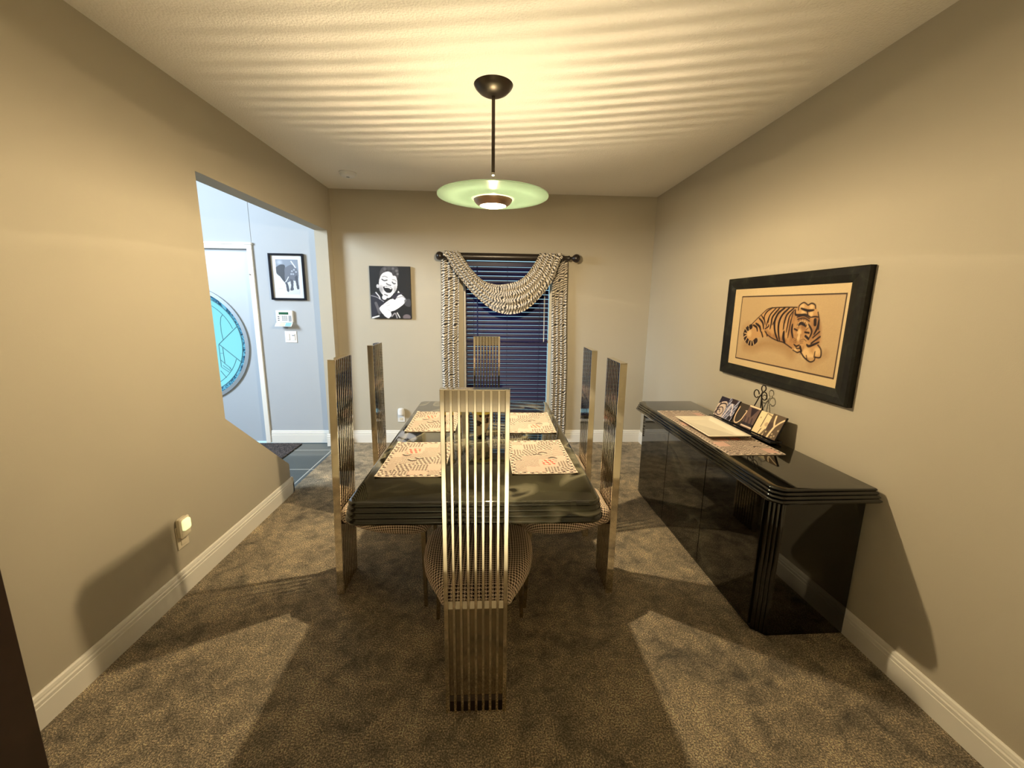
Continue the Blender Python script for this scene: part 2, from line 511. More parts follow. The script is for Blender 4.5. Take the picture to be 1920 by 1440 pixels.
# left wall: tall opening to the hall with a sloping knee wall
bm = B()
prism(bm, [(FL0, 0), (2.9685, 0), (2.9685, 0.226), (2.3215, 0.757), (2.3215, 2.057), (4.013, 2.057), (4.013, 0), (D, 0), (D, HF), (FL0, HF)], XL - T, XL, 'x')
struct('wall_left', bm, 'wall')
bm = B(); box(bm, XR, XR + 0.12, FL0, D + 0.12, 0, H)
struct('wall_right', bm, 'wall')
WX0, WX1, WZ0, WZ1 = -0.285, 0.600, 0.25, 1.845
bm = B()
box(bm, XL - T, WX0, D, D + 0.12, 0, H); box(bm, WX1, XR, D, D + 0.12, 0, H)
box(bm, WX0, WX1, D, D + 0.12, 0, WZ0); box(bm, WX0, WX1, D, D + 0.12, WZ1, H)
struct('wall_back', bm, 'wall')
DX0, DX1, DZ = -3.622, -2.29, 1.892
bm = B()
box(bm, DX1, XL - T, D, D + 0.12, 0, HF); box(bm, -4.4, DX0, D, D + 0.12, 0, HF); box(bm, DX0, DX1, D, D + 0.12, DZ, HF)
struct('wall_back', bm, 'hall_wall')
bm = B(); box(bm, -2.268, -2.250, D - 0.003, D, 1.955, HF)     # plaster control joint above the casing
struct('trim_1', bm, 'hall_wall')
bm = B(); box(bm, XL, XR, FL0 - 0.12, FL0, 0, H)
struct('wall_front', bm, 'wall')
bm = B(); box(bm, -4.52, XL - T, -0.72, -0.6, 0, HF)
struct('wall_front', bm, 'hall_wall')
hw = (0.9, 2.3, 1.85, 3.25)     # tall hall window
bm = B()
box(bm, -4.52, -4.4, -0.6, hw[0], 0, HF); box(bm, -4.52, -4.4, hw[1], D + 0.12, 0, HF)
box(bm, -4.52, -4.4, hw[0], hw[1], 0, hw[2]); box(bm, -4.52, -4.4, hw[0], hw[1], hw[3], HF)
struct('wall_hall_left', bm, 'hall_wall')
bm = B()
box(bm, -4.48, -4.42, hw[0], hw[0] + .05, hw[2], hw[3]); box(bm, -4.48, -4.42, hw[1] - .05, hw[1], hw[2], hw[3])
box(bm, -4.48, -4.42, hw[0], hw[1], hw[2], hw[2] + .05); box(bm, -4.48, -4.42, hw[0], hw[1], hw[3] - .05, hw[3])
wn = struct('window_2', bm, 'trim')
bm = B(); box(bm, -4.455, -4.45, hw[0] + .05, hw[1] - .05, hw[2] + .05, hw[3] - .05); obj('window_pane', bm, 'pane', wn)

# skirting boards: cap, two grooves, flat face
def skirt_profile(h, t=0.016):
    return [(0, 0), (t, 0), (t, h * .66), (t * .80, h * .675), (t * .80, h * .71), (t * .95, h * .725), (t * .95, h * .80), (t * .62, h * .82), (t * .62, h * .86), (t * .72, h * .88), (t * .55, h * .97), (t * .25, h), (0, h)]
def skirt(name, x0, y0, x1, y1, nx, ny, h=0.125):
    bm = B()
    rings(bm, [[(x0 + nx * t, y0 + ny * t, z) for t, z in skirt_profile(h)], [(x1 + nx * t, y1 + ny * t, z) for t, z in skirt_profile(h)]])
    struct(name, bm, 'trim')
skirt('baseboard_left', XL, FL0, XL, 2.985, 1, 0, 0.120)
skirt('baseboard_left', XL + 0.016, 2.9685, XL - T - .016, 2.9685, 0, 1, 0.120)
skirt('baseboard_left', XL, 3.997, XL, D, 1, 0)
skirt('baseboard_left', XL + 0.016, 4.013, XL - T - .016, 4.013, 0, -1)
skirt('baseboard_right', XR, FL0, XR, D, -1, 0, 0.115)
skirt('baseboard_back', XL, D, XR, D, 0, -1, 0.128)
skirt('baseboard_hall', -2.235, D, XL - T, D, 0, -1, 0.128)

# dining window: reveal lining, sash and pane
bm = B()
for a in ((WX0, WX0 + .03), (WX1 - .03, WX1)): box(bm, a[0], a[1], D + .075, D + .115, WZ0, WZ1)
box(bm, WX0, WX1, D + .075, D + .115, WZ0, WZ0 + .035); box(bm, WX0, WX1, D + .075, D + .115, WZ1 - .008, WZ1)
box(bm, WX0, WX1, D + .08, D + .11, 1.03, 1.06)
wd = struct('window_1', bm, 'trim')
bm = B(); box(bm, WX0 + .03, WX1 - .03, D + .093, D + .097, WZ0 + .035, WZ1 - .008); obj('window_pane', bm, 'pane', wd)
bm = B(); box(bm, WX0 - .03, WX1 + .03, D - .035, D + .07, WZ0 - .02, WZ0); obj('window_sill', bm, 'trim', wd, bevel=.003)

# entry double door with a leaded glass disc across both leaves
CX, CZ, CR = -2.956, 0.993, 0.572
Yd = D + 0.035
def arc(r, a0, a1, n=40): return [(CX + r * math.cos(a0 + (a1 - a0) * k / n), CZ + r * math.sin(a0 + (a1 - a0) * k / n)) for k in range(n + 1)]
dr = bpy.data.objects.new('door_1', None); COL.objects.link(dr); dr['kind'] = 'structure'
for sgn, nm in ((1, 'right'), (-1, 'left')):
    e = DX1 - 0.004 if sgn > 0 else DX0 + 0.004
    c = CX + 0.002 * sgn
    bm = B()
    a = arc(CR - .03, -PI / 2, PI / 2) if sgn > 0 else arc(CR - .03, -PI / 2, -3 * PI / 2)
    pts = [(c, 0.004), (e, 0.004), (e, DZ + .0), (c, DZ + .0)] + [(max(x, c) if sgn > 0 else min(x, c), z) for x, z in reversed(a)]
    prism(bm, pts, Yd, Yd + .045, 'y')
    leaf = obj('door_leaf', bm, 'door_paint', dr)
    for r0, r1, y0, y1, mat, n2 in ((CR - .034, CR, Yd - .018, Yd + .05, 'steelring', 'ring_moulding'), (CR - .077, CR - .034, Yd + .016, Yd + .024, 'bubble', 'rippled_ring_pane')):
        bm = B()
        A = arc(r1, -PI / 2, PI / 2 if sgn > 0 else -3 * PI / 2); Bb = arc(r0, -PI / 2, PI / 2 if sgn > 0 else -3 * PI / 2)
        prism(bm, A + list(reversed(Bb)), y0, y1, 'y')
        obj(n2, bm, mat, leaf, smooth=True)
    bm = B(); prism(bm, arc(CR - .077, -PI / 2, PI / 2 if sgn > 0 else -3 * PI / 2), Yd + .016, Yd + .024, 'y')
    obj('leaded_pane', bm, 'doorglass', leaf)
    bm = B()
    def came(pts, r=.0028): tube(bm, [(CX + sgn * (x - CX), Yd + .014, z) for x, z in pts], r, 6)
    came(arc(CR - .077, -PI / 2 + .02, PI / 2 - .02), .004)
    P0 = (-2.685, 0.994)
    came([P0, (-2.496, 1.168)], .0035); came([P0, (-2.498, 0.825)], .0035)
    R2 = 0.445
    came([(CX + R2 * math.cos(t_), CZ + R2 * math.sin(t_)) for t_ in np.linspace(1.2, 0.35, 20)])
    came([(CX + R2 * math.cos(t_), CZ + R2 * math.sin(t_)) for t_ in np.linspace(-0.33, -1.05, 20)])
    came([(-2.616, 1.284), (-2.638, 1.255), (-2.648, 1.20), (-2.649, 1.12), (-2.640, 1.035)])
    came([(-2.654, .961), (-2.652, .89), (-2.650, .80), (-2.60, .757)])
    came([(-2.688, .99), (-2.688, .77)]); came([(-2.688, .905), (-2.653, .905)]); came([(-2.688, .84), (-2.652, .805)])
    came([(-2.671, .783), (-2.60, .727)]); came([(-2.688, .767), (-2.616, .714)]); came([(-2.70, .73), (-2.65, .66)]); came([(-2.61, .76), (-2.588, .735)])
    obj('lead_cames', bm, 'lead', leaf)
bm = B(); box(bm, DX0, DX1, D + .083, D + .12, -.006, .03); box(bm, DX0, DX0 + .03, D + .083, D + .12, 0, DZ); box(bm, DX1 - .03, DX1, D + .083, D + .12, 0, DZ); box(bm, DX0, DX1, D + .083, D + .12, DZ - .03, DZ); box(bm, CX - .03, CX + .03, D + .083, D + .12, 0, CZ - CR); obj('door_stop', bm, 'trim', dr)
bm = B()     # casing
for x0, x1, z0, z1 in ((DX1, DX1 + .045, 0, 1.892), (DX0 - .045, DX0, 0, 1.892), (DX0 - .045, DX1 + .045, 1.892, 1.930)):
    box(bm, x0, x1, D - .02, D, z0, z1)
box(bm, DX0 - .05, DX1 + .050, D - .028, D, 1.930, 1.95)
obj('door_casing', bm, 'trim', dr, bevel=.003)
bm = B(); lathe(bm, [(.003, -.006), (.006, 0), (.003, .006)], 10); obj('door_hinge_pin', bm, 'grey_plastic', dr).location = (-2.28, D - .026, 1.66)

# dark wooden door standing open at the left edge of the frame
bm = B(); box(bm, -1.382, -1.3375, 0.35, 1.070, 0.012, 2.03)
d2 = struct('door_2', bm, 'brownwood', bevel=.003)
bm = B()
for z0, z1 in ((.22, .92), (1.10, 1.88)):
    box(bm, -1.339, -1.334, .45, .47, z0, z1); box(bm, -1.339, -1.334, .96, .98, z0, z1); box(bm, -1.339, -1.334, .47, .96, z0, z0 + .02); box(bm, -1.339, -1.334, .47, .96, z1 - .02, z1)
obj('panel_moulding', bm, 'brownwood', d2)
for z in (.25, 1.02, 1.80):
    bm = B(); box(bm, -1.507, -1.382, .352, .362, z - .04, z + .04); obj('hinge', bm, 'bronze', d2)

# ================================================================== PENDANT LAMP
lx, ly = LAMP
t = thing('pendant_light', 'ceiling pendant with a wide round frosted green glass disc on a dark rod', 'lamp', (lx, ly, H))
o3 = (lx, ly, H)
bm = B(); lathe(bm, [(.0, H - .048), (.020, H - .047), (.045, H - .042), (.070, H - .029), (.088, H - .011), (.094, H)], 48, lx, ly, cap1=True)
obj('ceiling_canopy', bm, 'bronze', t, smooth=True, off=o3)
bm = B(); tube(bm, [(lx, ly, H - .04), (lx, ly, 2.05)], .0085, 16); obj('rod', bm, 'bronze', t, smooth=True, off=o3)
bm = B(); lathe(bm, [(0, 2.052), (.0100, 2.052), (.0100, 2.040), (.0065, 2.037), (.0065, 2.012), (.0115, 2.008), (.0115, 1.985), (.007, 1.982), (.007, 1.940), (0, 1.938)], 20, lx, ly)
obj('coupling', bm, 'chrome2', t, smooth=True, off=o3)
DZL = 1.931
bm = B()
prof = [(.022, DZL + .004), (.12, DZL + .005), (.20, DZL + .009), (.268, DZL + .016), (.277, DZL + .015), (.277, DZL + .010), (.268, DZL + .010), (.20, DZL + .003), (.12, DZL - .001), (.022, DZL - .002)]
rsg = [[(lx + r * math.cos(2 * PI * k / 96), ly + r * math.sin(2 * PI * k / 96), z) for k in range(96)] for r, z in prof]
rsg.append(rsg[0]); rings(bm, rsg, False, False)
bmesh.ops.remove_doubles(bm, verts=bm.verts, dist=1e-6)
obj('glass_disc', bm, 'lampglass', t, smooth=True, off=o3)
bm = B(); lathe(bm, [(.097, DZL - .004), (.094, DZL - .012), (.084, DZL - .024), (.066, DZL - .034), (.063, DZL - .032), (.080, DZL - .022), (.090, DZL - .011), (.093, DZL - .004), (.097, DZL - .004)], 48, lx, ly)
obj('metal_bowl', bm, 'bowlmetal', t, smooth=True, off=o3)
bm = B(); lathe(bm, [(.0, DZL - .043), (.035, DZL - .041), (.0655, DZL - .033), (.0635, DZL - .030), (.0, DZL - .031)], 40, lx, ly)
obj('lit_lens', bm, 'lens', t, smooth=True, off=o3)
for k in range(3):
    a = k * 2 * PI / 3 + .5
    bm = B(); tube(bm, [(lx + .018 * math.cos(a), ly + .018 * math.sin(a), 1.985), (lx + .085 * math.cos(a), ly + .085 * math.sin(a), DZL - .012)], .0022, 6)
    obj('support_wire', bm, 'chrome2', t, off=o3)
def lamp_point(name, z, power, color, radius):
    l = bpy.data.lights.new(name, 'POINT'); l.energy = power; l.color = color; l.shadow_soft_size = radius
    o = bpy.data.objects.new(name, l); COL.objects.link(o); o.location = (0, 0, z - H); o.parent = t
    return l
down = lamp_point('bulb_down', DZL - .039, 152, (1.0, 0.78, 0.47), .022)
up = lamp_point('bulb_up', DZL + .075, 16.0, (1.0, 0.80, 0.53), .02)
# the rippled glass spreads the upward light in a banded fan
up.use_nodes = True; down.use_nodes = True
nt = up.node_tree; em = nt.nodes['Emission']
tc = nt.nodes.new('ShaderNodeTexCoord'); sp = nt.nodes.new('ShaderNodeSeparateXYZ'); nt.links.new(tc.outputs['Normal'], sp.inputs[0])
def LM(op, a, b=0.0, c=None):
    n = nt.nodes.new('ShaderNodeMath'); n.operation = op
    for x, i in ((a, 0), (b, 1), (c, 2)):
        if x is None: continue
        if isinstance(x, (int, float)): n.inputs[i].default_value = x
        else: nt.links.new(x, n.inputs[i])
    return n.outputs[0]
dz = LM('MAXIMUM', sp.outputs[2], 0.1191)
qx = LM('DIVIDE', sp.outputs[0], dz); qy = LM('DIVIDE', sp.outputs[1], dz)
ang = LM('ADD', LM('MULTIPLY', qy, 25.0), LM('MULTIPLY', qx, 4.5))
ang = LM('ADD', ang, LM('MULTIPLY', LM('MULTIPLY', qx, qx), 0.5))
rip = LM('SINE', ang)
fade = LM('MINIMUM', LM('MULTIPLY', LM('ADD', LM('MULTIPLY', qx, qx), LM('MULTIPLY', qy, qy)), .5), 1.0)
side = LM('MULTIPLY_ADD', LM('MAXIMUM', LM('MINIMUM', LM('ADD', LM('MULTIPLY', qy, .7), LM('MULTIPLY', qx, .12)), .5), -.5), .5, .72)
rip = LM('MULTIPLY_ADD', LM('MULTIPLY', LM('MULTIPLY', rip, fade), side), 1.0, 1.0)
rip = LM('MAXIMUM', rip, 0.08)
wide = LM('MULTIPLY', LM('MINIMUM', LM('POWER', LM('DIVIDE', 1.0, dz), 2.2), 12.0), LM('MINIMUM', LM('MULTIPLY', LM('MAXIMUM', LM('SUBTRACT', dz, 0.27), 0.0), 5.0), 1.0))
nt.links.new(LM('ADD', LM('MULTIPLY', rip, wide), LM('MULTIPLY', LM('LESS_THAN', sp.outputs[2], -0.23), 4.5)), em.inputs['Strength'])
# the metal bowl keeps the lower beam below the disc
nt = down.node_tree; em = nt.nodes['Emission']
tc = nt.nodes.new('ShaderNodeTexCoord'); sp = nt.nodes.new('ShaderNodeSeparateXYZ'); nt.links.new(tc.outputs['Normal'], sp.inputs[0])
nt.links.new(LM('MAXIMUM', LM('MINIMUM', LM('MULTIPLY', LM('SUBTRACT', 0.34, sp.outputs[2]), 2.6), 1.0), 0.0), em.inputs['Strength'])

# smoke alarm
t = thing('smoke_detector', 'small round white smoke detector on the ceiling near the left back corner', 'smoke detector', (-1.17, 3.63, H))
bm = B(); lathe(bm, [(0, -.034), (.045, -.033), (.056, -.026), (.062, -.012), (.068, -.010), (.068, 0)], 32, cap1=True); obj('housing', bm, 'white_plastic', t, smooth=True)
bm = B(); lathe(bm, [(0, -.0365), (.012, -.036), (.014, -.032)], 16); obj('test_button', bm, 'grey_plastic', t, smooth=True)

# ================================================================== WINDOW DRESSING
YR = D - 0.093
t = thing('curtain_rod', 'thick dark wooden curtain rod with round ball ends above the window', 'curtain rod', (0.15, YR, 1.853))
off = (0.15, YR, 1.853)
def rodlathe(prof, n=24):
    bm = B()
    rs = [[(x, YR + r * math.cos(2 * PI * k / n), 1.853 + r * math.sin(2 * PI * k / n)) for k in range(n)] for x, r in prof]
    rings(bm, rs); return bm
obj('rod', rodlathe([(-.455, .034), (.655, .034)]), 'blackwood', t, smooth=True, off=off)
obj('finial', rodlathe([(-.460, .018), (-.470, .030), (-.485, .038), (-.500, .040), (-.515, .036), (-.527, .024), (-.532, .006)]), 'blackwood', t, smooth=True, off=off)
obj('finial', rodlathe([(.655, .022), (.69, .020), (.715, .021), (.725, .026), (.735, .016), (.750, .013), (.757, .018), (.765, .028), (.782, .038), (.797, .040), (.812, .036), (.826, .022), (.831, .006)]), 'blackwood', t, smooth=True, off=off)
for x in (-.35, .60):
    bm = B(); box(bm, x - .010, x + .010, YR - .008, D, 1.80, 1.825); box(bm, x - .02, x + .02, D - .012, D, 1.77, 1.86); obj('bracket', bm, 'blackwood', t, off=off)

t = thing('window_scarf', 'zebra-striped scarf valance swagged over the dark rod with two long hanging tails', 'curtain', (0.15, YR, 1.885))
off = (0.15, YR, 1.885)
def sheet(name, fn, nu, nv, mat, lenu, lenv, u0=0.0):
    """grid with a UV map in metres"""
    bm = B(); uvl = bm.loops.layers.uv.new('UVMap')
    V = [[bm.verts.new(fn(i / nu, j / nv)) for i in range(nu + 1)] for j in range(nv + 1)]
    for j in range(nv):
        for i in range(nu):
            f = bm.faces.new((V[j][i], V[j][i + 1], V[j + 1][i + 1], V[j + 1][i]))
            for lp, (a, b) in zip(f.loops, ((i, j), (i + 1, j), (i + 1, j + 1), (i, j + 1))):
                lp[uvl].uv = (u0 + a / nu * lenu, b / nv * lenv)
    o = obj(name, bm, mat, t, smooth=True, off=off)
    m = o.modifiers.new('thickness', 'SOLIDIFY'); m.thickness = .002
    return o
UP = smooth_pts([(-.315, 1.895), (-.27, 1.83), (-.20, 1.735), (-.10, 1.640), (.0, 1.603), (.10, 1.600), (.25, 1.640), (.35, 1.735), (.44, 1.885)], 8)
LO = smooth_pts([(-.455, 1.895), (-.38, 1.75), (-.30, 1.645), (-.20, 1.525), (-.09, 1.425), (.02, 1.350), (.16, 1.322), (.29, 1.35), (.40, 1.43), (.505, 1.55), (.58, 1.67), (.655, 1.895)], 8)
def along(P, s):
    L = [0]
    for a, b in zip(P[:-1], P[1:]): L.append(L[-1] + math.dist(a, b))
    d = s * L[-1]
    for k in range(len(P) - 1):
        if d <= L[k + 1]:
            q = (d - L[k]) / (L[k + 1] - L[k]); return (P[k][0] + q * (P[k + 1][0] - P[k][0]), P[k][1] + q * (P[k + 1][1] - P[k][1]))
    return P[-1]
def swag(u, v):
    a = along(UP, u); b = along(LO, u)
    x = a[0] + (b[0] - a[0]) * v; z = a[1] + (b[1] - a[1]) * v
    mid = math.sin(PI * u)
    fold = math.sin(v * PI * 9 + 1.2 * math.sin(u * 5)) * (.010 + .007 * mid)
    y = YR - .040 - .055 * mid * math.sin(PI * min(1, v * .9 + .08)) + fold
    if u < .05 or u > .95: y += 0
    return (x, y, z)
sheet('swag', swag, 110, 60, 'zebra', 1.35, .75)
def over(xa, xb):
    def f(u, v):      # wraps over the top of the rod to the tail behind
        a = PI * (1.08 - 1.12 * u)
        return (xa + (xb - xa) * v, YR + .0415 * math.cos(a) * (1 + .05 * math.sin(v * 20)), 1.853 + .0415 * math.sin(a) + .004 * math.sin(v * 30))
    return f
sheet('rod_wrap', over(-.46, -.315), 16, 24, 'zebra', .13, .3, 1.4)
sheet('rod_wrap', over(.44, .655), 16, 30, 'zebra', .13, .4, 1.4)
def tail(xt0, xt1, xb0, xb1, zb, ph):
    def f(u, v):
        z = 1.875 - u * (1.875 - zb)
        a = xt0 + (xb0 - xt0) * u; b = xt1 + (xb1 - xt1) * u
        x = a + (b - a) * v + .004 * math.sin(9 * u + ph)
        y = D - .043 + .017 * math.sin(v * PI * 7 + ph + 1.5 * u) * (0.5 + .5 * min(1, u * 3))
        return (x, y, z)
    return f
sheet('left_tail', tail(-.495, -.325, -.500, -.335, .06, .3), 160, 42, 'zebra', 1.85, .42)
sheet('right_tail', tail(.575, .715, .610, .760, .07, 2.1), 160, 42, 'zebra', 1.85, .42)

BX0, BX1 = -.264, .556
t = thing('window_blind', 'navy blue horizontal slat blind closed over the window', 'blind', (0.145, D + .03, WZ1))
off = (0.145, D + .03, WZ1)
bm = B(); box(bm, BX0, BX1, D + .008, D + .052, 1.775, 1.822); obj('headrail', bm, 'blind', t, off=off, bevel=.003)
bm = B()
zz = 1.752; k = 0
while zz > .33:
    a = math.radians(70)
    cy_, hw_ = D + .032, .0204
    pr = []
    for s_ in (-1, -.5, 0, .5, 1):
        pr.append((cy_ + s_ * hw_ * math.cos(a) + .0035 * (1 - s_ * s_) * math.sin(a), zz + s_ * hw_ * math.sin(a) * 1.0 - .0035 * (1 - s_ * s_) * math.cos(a)))
    pr2 = [(y + .0028 * math.sin(a), z - .0028 * math.cos(a)) for y, z in reversed(pr)]
    prism(bm, pr + pr2, BX0, BX1, 'x')
    zz -= .0432
obj('slats', bm, 'blind', t, smooth=True, off=off)
bm = B(); box(bm, BX0, BX1, D + .012, D + .052, .285, .305); obj('bottom_rail', bm, 'blind', t, off=off, bevel=.003)
for x in (-.185, .145, .47):
    bm = B(); box(bm, x - .0012, x + .0012, D + .0085, D + .0105, .30, 1.78); box(bm, x - .0012, x + .0012, D + .0535, D + .0555, .30, 1.78); obj('ladder_cord', bm, 'blindcord', t, off=off)
bm = B(); tube(bm, [(-.150, D + .000, 1.77), (-.146, D - .004, .86)], .0055, 8); obj('tilt_wand', bm, 'blind', t, smooth=True, off=off)
bm = B(); tube(bm, [(.505, D + .002, 1.77), (.512, D - .002, 1.05)], .0016, 6); tube(bm, [(.515, D + .002, 1.77), (.516, D - .002, 1.05)], .0016, 6)
obj('lift_cord', bm, 'white_plastic', t, off=off)

# ================================================================== WALL PIECES
def back_fixture(name, label, cat, x, z, y=D, group=None): return thing(name, label, cat, (x, y, z), 0, group)
# canvas print
cw, ch = .383, .490
t = thing('canvas_print', 'unframed black and white canvas photo of a laughing curly haired child', 'picture', (-.979, D, 1.512))
bm = B(); box(bm, -cw / 2, cw / 2, -.030, 0, -ch / 2, ch / 2); obj('stretcher', bm, 'edge_black', t, bevel=.002)
P = Paint(cw, ch, .0032, (.025, .025, .035))
def c3(pts):
    out = []
    for x, y in pts:
        v = (y - 207) / 982; u = (x - (135 + 55 * v)) / (795 - 30 * v)
        out.append((u * cw, (1 - v) * ch))
    return out
P.poly(c3([(340, 420), (350, 300), (400, 230), (480, 205), (600, 205), (690, 230), (710, 330), (690, 420), (600, 400), (450, 330)]), (.24, .23, .24))
for (x, y), r, c in (((440, 260), .020, .38), ((520, 240), .018, .28), ((600, 250), .017, .42), ((670, 290), .018, .45), ((690, 350), .014, .50), ((400, 310), .016, .30), ((560, 300), .014, .10), ((480, 290), .012, .12), ((640, 340), .012, .14), ((580, 350), .010, .12)):
    P.disc(c3([(x, y)])[0], r, (c, c, c * 1.02), .8, soft=.6)
P.poly(c3([(330, 580), (335, 460), (390, 350), (490, 308), (570, 330), (600, 380), (660, 400), (685, 520), (665, 640), (600, 730), (540, 790), (470, 800), (400, 740), (345, 660)]), (.86, .86, .88))
P.disc(c3([(305, 580)])[0], .016, (.78, .78, .80), 1, .022)
P.disc(c3([(370, 640)])[0], .03, (.45, .45, .48), .6, .05, .8)
P.disc(c3([(640, 640)])[0], .02, (.5, .5, .52), .5, .05, .8)
P.stroke(c3([(395, 405), (440, 395), (490, 415)]), .008, (.5, .5, .52), .7)
P.stroke(c3([(590, 455), (630, 460), (660, 485)]), .008, (.5, .5, .52), .7)
P.stroke(c3([(385, 450), (430, 475), (485, 465)]), .009, (.14, .14, .17))
P.stroke(c3([(585, 500), (615, 530), (645, 528)]), .009, (.14, .14, .17))
P.stroke(c3([(475, 530), (510, 552), (555, 562)]), .010, (.22, .22, .25), .8)
P.poly(c3([(405, 590), (480, 578), (560, 600), (592, 640), (550, 700), (480, 700), (430, 655)]), (.05, .045, .07))
P.stroke(c3([(450, 598), (510, 600), (560, 622)]), .013, (.92, .92, .93))
P.stroke(c3([(430, 695), (470, 725), (530, 715)]), .009, (.95, .95, .96))
P.stroke(c3([(440, 735), (490, 755)]), .012, (.2, .2, .23), .7)
P.poly(c3([(165, 760), (260, 700), (330, 760), (430, 860), (440, 930), (350, 1000), (300, 1100), (180, 1150)]), (.12, .12, .17))
P.stroke(c3([(180, 760), (290, 790), (420, 870)]), .006, (.62, .62, .66))
P.stroke(c3([(270, 700), (330, 770), (350, 820)]), .011, (.82, .82, .85))
P.stroke(c3([(270, 900), (310, 1000), (340, 1090)]), .026, (.42, .41, .43), .8)
P.disc(c3([(435, 790)])[0], .026, (.92, .92, .94), 1, soft=.25)
P.poly(c3([(700, 660), (770, 740), (840, 800), (850, 860), (760, 950), (640, 1030), (560, 1060), (570, 1130), (510, 1185), (420, 1120), (340, 1000), (430, 910), (540, 830), (650, 790)]), (.93, .93, .95))
P.poly(c3([(580, 760), (700, 700), (800, 715), (700, 750), (640, 830), (590, 800)]), (.16, .14, .20))
P.stroke(c3([(660, 800), (780, 770), (850, 820)]), .006, (.35, .35, .4), .8)
P.poly(c3([(820, 830), (900, 810), (940, 850), (930, 960), (830, 930)]), (.30, .30, .32), .8)
for a, b in (((480, 950), (540, 930)), ((500, 1020), (560, 1060)), ((470, 900), (520, 890))): P.stroke(c3([a, b]), .005, (.55, .55, .6), .6)
P.stroke(c3([(580, 1150), (640, 1090), (680, 1180)]), .012, (.6, .58, .6)); P.stroke(c3([(680, 1080), (730, 1170)]), .010, (.85, .85, .85))
P.disc(c3([(865, 1160)])[0], .042, (.42, .38, .40), 1, .030, .2)
P.stroke(c3([(210, 1180), (330, 1145)]), .014, (.92, .92, .92))
P.mesh('printed_face', 'canvas', lambda u, v: (-cw / 2 + u, -.0308, -ch / 2 + v), t)

# framed picture in the hall
fw, fh = .322, .427
t = thing('framed_picture', 'black framed black and white elephant photo hanging in the hall above the keypad', 'picture', (-1.940, D, 1.643))
def frame(t, w, h, b, d, mat, sign=-1):
    bm = B()
    box(bm, -w / 2, -w / 2 + b, -d, 0, -h / 2, h / 2); box(bm, w / 2 - b, w / 2, -d, 0, -h / 2, h / 2)
    box(bm, -w / 2 + b, w / 2 - b, -d, 0, -h / 2, -h / 2 + b); box(bm, -w / 2 + b, w / 2 - b, -d, 0, h / 2 - b, h / 2)
    return obj('frame', bm, mat, t, bevel=.0025)
frame(t, fw, fh, .018, .028, 'black_gloss')
bm = B(); box(bm, -fw / 2 + .018, fw / 2 - .018, -.010, -.004, -fh / 2 + .018, fh / 2 - .018); obj('mount', bm, 'cardwhite', t)
pw, ph = .205, .320
P = Paint(pw, ph, .0028, (.80, .82, .85))
def e2(pts):
    out = []
    for x, y in pts:
        v = (y - 180) / 482; u = (x - (170 + 55 * v)) / (330 - 12 * v)
        out.append((u * pw, (1 - v) * ph))
    return out
P.poly(e2([(168, 178), (505, 178), (520, 380), (400, 420), (330, 480), (200, 380)]), (.50, .54, .60), smooth=False)
P.disc(e2([(235, 220)])[0], .035, (.72, .76, .82), .8, .03, .8)
P.poly(e2([(180, 290), (250, 250), (310, 260), (320, 330), (325, 440), (322, 490), (295, 475), (250, 420), (195, 370)]), (.12, .14, .18))
P.poly(e2([(310, 300), (400, 250), (470, 280), (505, 340), (515, 430), (480, 470), (420, 470), (330, 490)]), (.36, .38, .43))
P.poly(e2([(330, 470), (365, 520), (385, 600), (375, 630), (350, 620), (340, 560), (320, 500)]), (.22, .24, .29))
P.poly(e2([(390, 440), (440, 470), (445, 560), (450, 600), (400, 605), (410, 540)]), (.24, .26, .31))
P.poly(e2([(460, 420), (500, 400), (520, 520), (530, 580), (500, 585), (480, 500)]), (.20, .22, .27))
P.stroke(e2([(405, 205), (440, 250), (470, 290)]), .010, (.86, .88, .92)); P.stroke(e2([(330, 490), (350, 460), (370, 420)]), .008, (.85, .87, .9))
for q in ((420, 340), (450, 320), (440, 380), (480, 350), (410, 380)): P.disc(e2([q])[0], .010, (.72, .75, .80), .8)
P.poly(e2([(205, 400), (250, 430), (295, 480), (330, 520), (345, 600), (360, 650), (225, 660), (215, 560)]), (.90, .93, .96))
P.stroke(e2([(235, 580), (290, 580)]), .004, (.5, .55, .6), .6)
P.mesh('photo', 'print', lambda u, v: (-pw / 2 + u, -.0112, -ph / 2 + v), t)
bm = B(); box(bm, -fw / 2 + .018, fw / 2 - .018, -.016, -.0145, -fh / 2 + .018, fh / 2 - .018); obj('cover_glass', bm, 'glass', t)

# alarm keypad
t = thing('alarm_keypad', 'white alarm keypad with a green display and open flap on the hall wall', 'keypad', (-1.997, D, 1.262))
bm = B(); box(bm, -.078, .078, -.030, 0, -.045, .068); obj('housing', bm, 'white_plastic', t, bevel=.005)
bm = B(); box(bm, -.048, .040, -.032, -.029, .030, .052); obj('display', bm, 'lcd', t)
bm = B()
for r in range(4):
    for c in range(3): box(bm, -.022 + c * .018, -.010 + c * .018, -.033, -.029, .010 - r * .0125, .018 - r * .0125)
obj('number_keys', bm, 'grey_plastic', t)
bm = B()
for r in range(3): box(bm, -.060, -.047, -.033, -.029, .006 - r * .017, .013 - r * .017)
obj('function_keys', bm, 'dark_plastic', t)
bm = B(); box(bm, .040, .066, -.0315, -.029, -.035, .020); obj('speaker_grille', bm, 'grey_plastic', t)
bm = B(); rings(bm, [[(-.078, -.030, -.045), (.078, -.030, -.045), (.078, -.034, -.047), (-.078, -.034, -.047)], [(-.078, -.066, -.080), (.078, -.066, -.080), (.078, -.069, -.082), (-.078, -.069, -.082)]])
fl = obj('open_flap', bm, 'white_plastic', t)
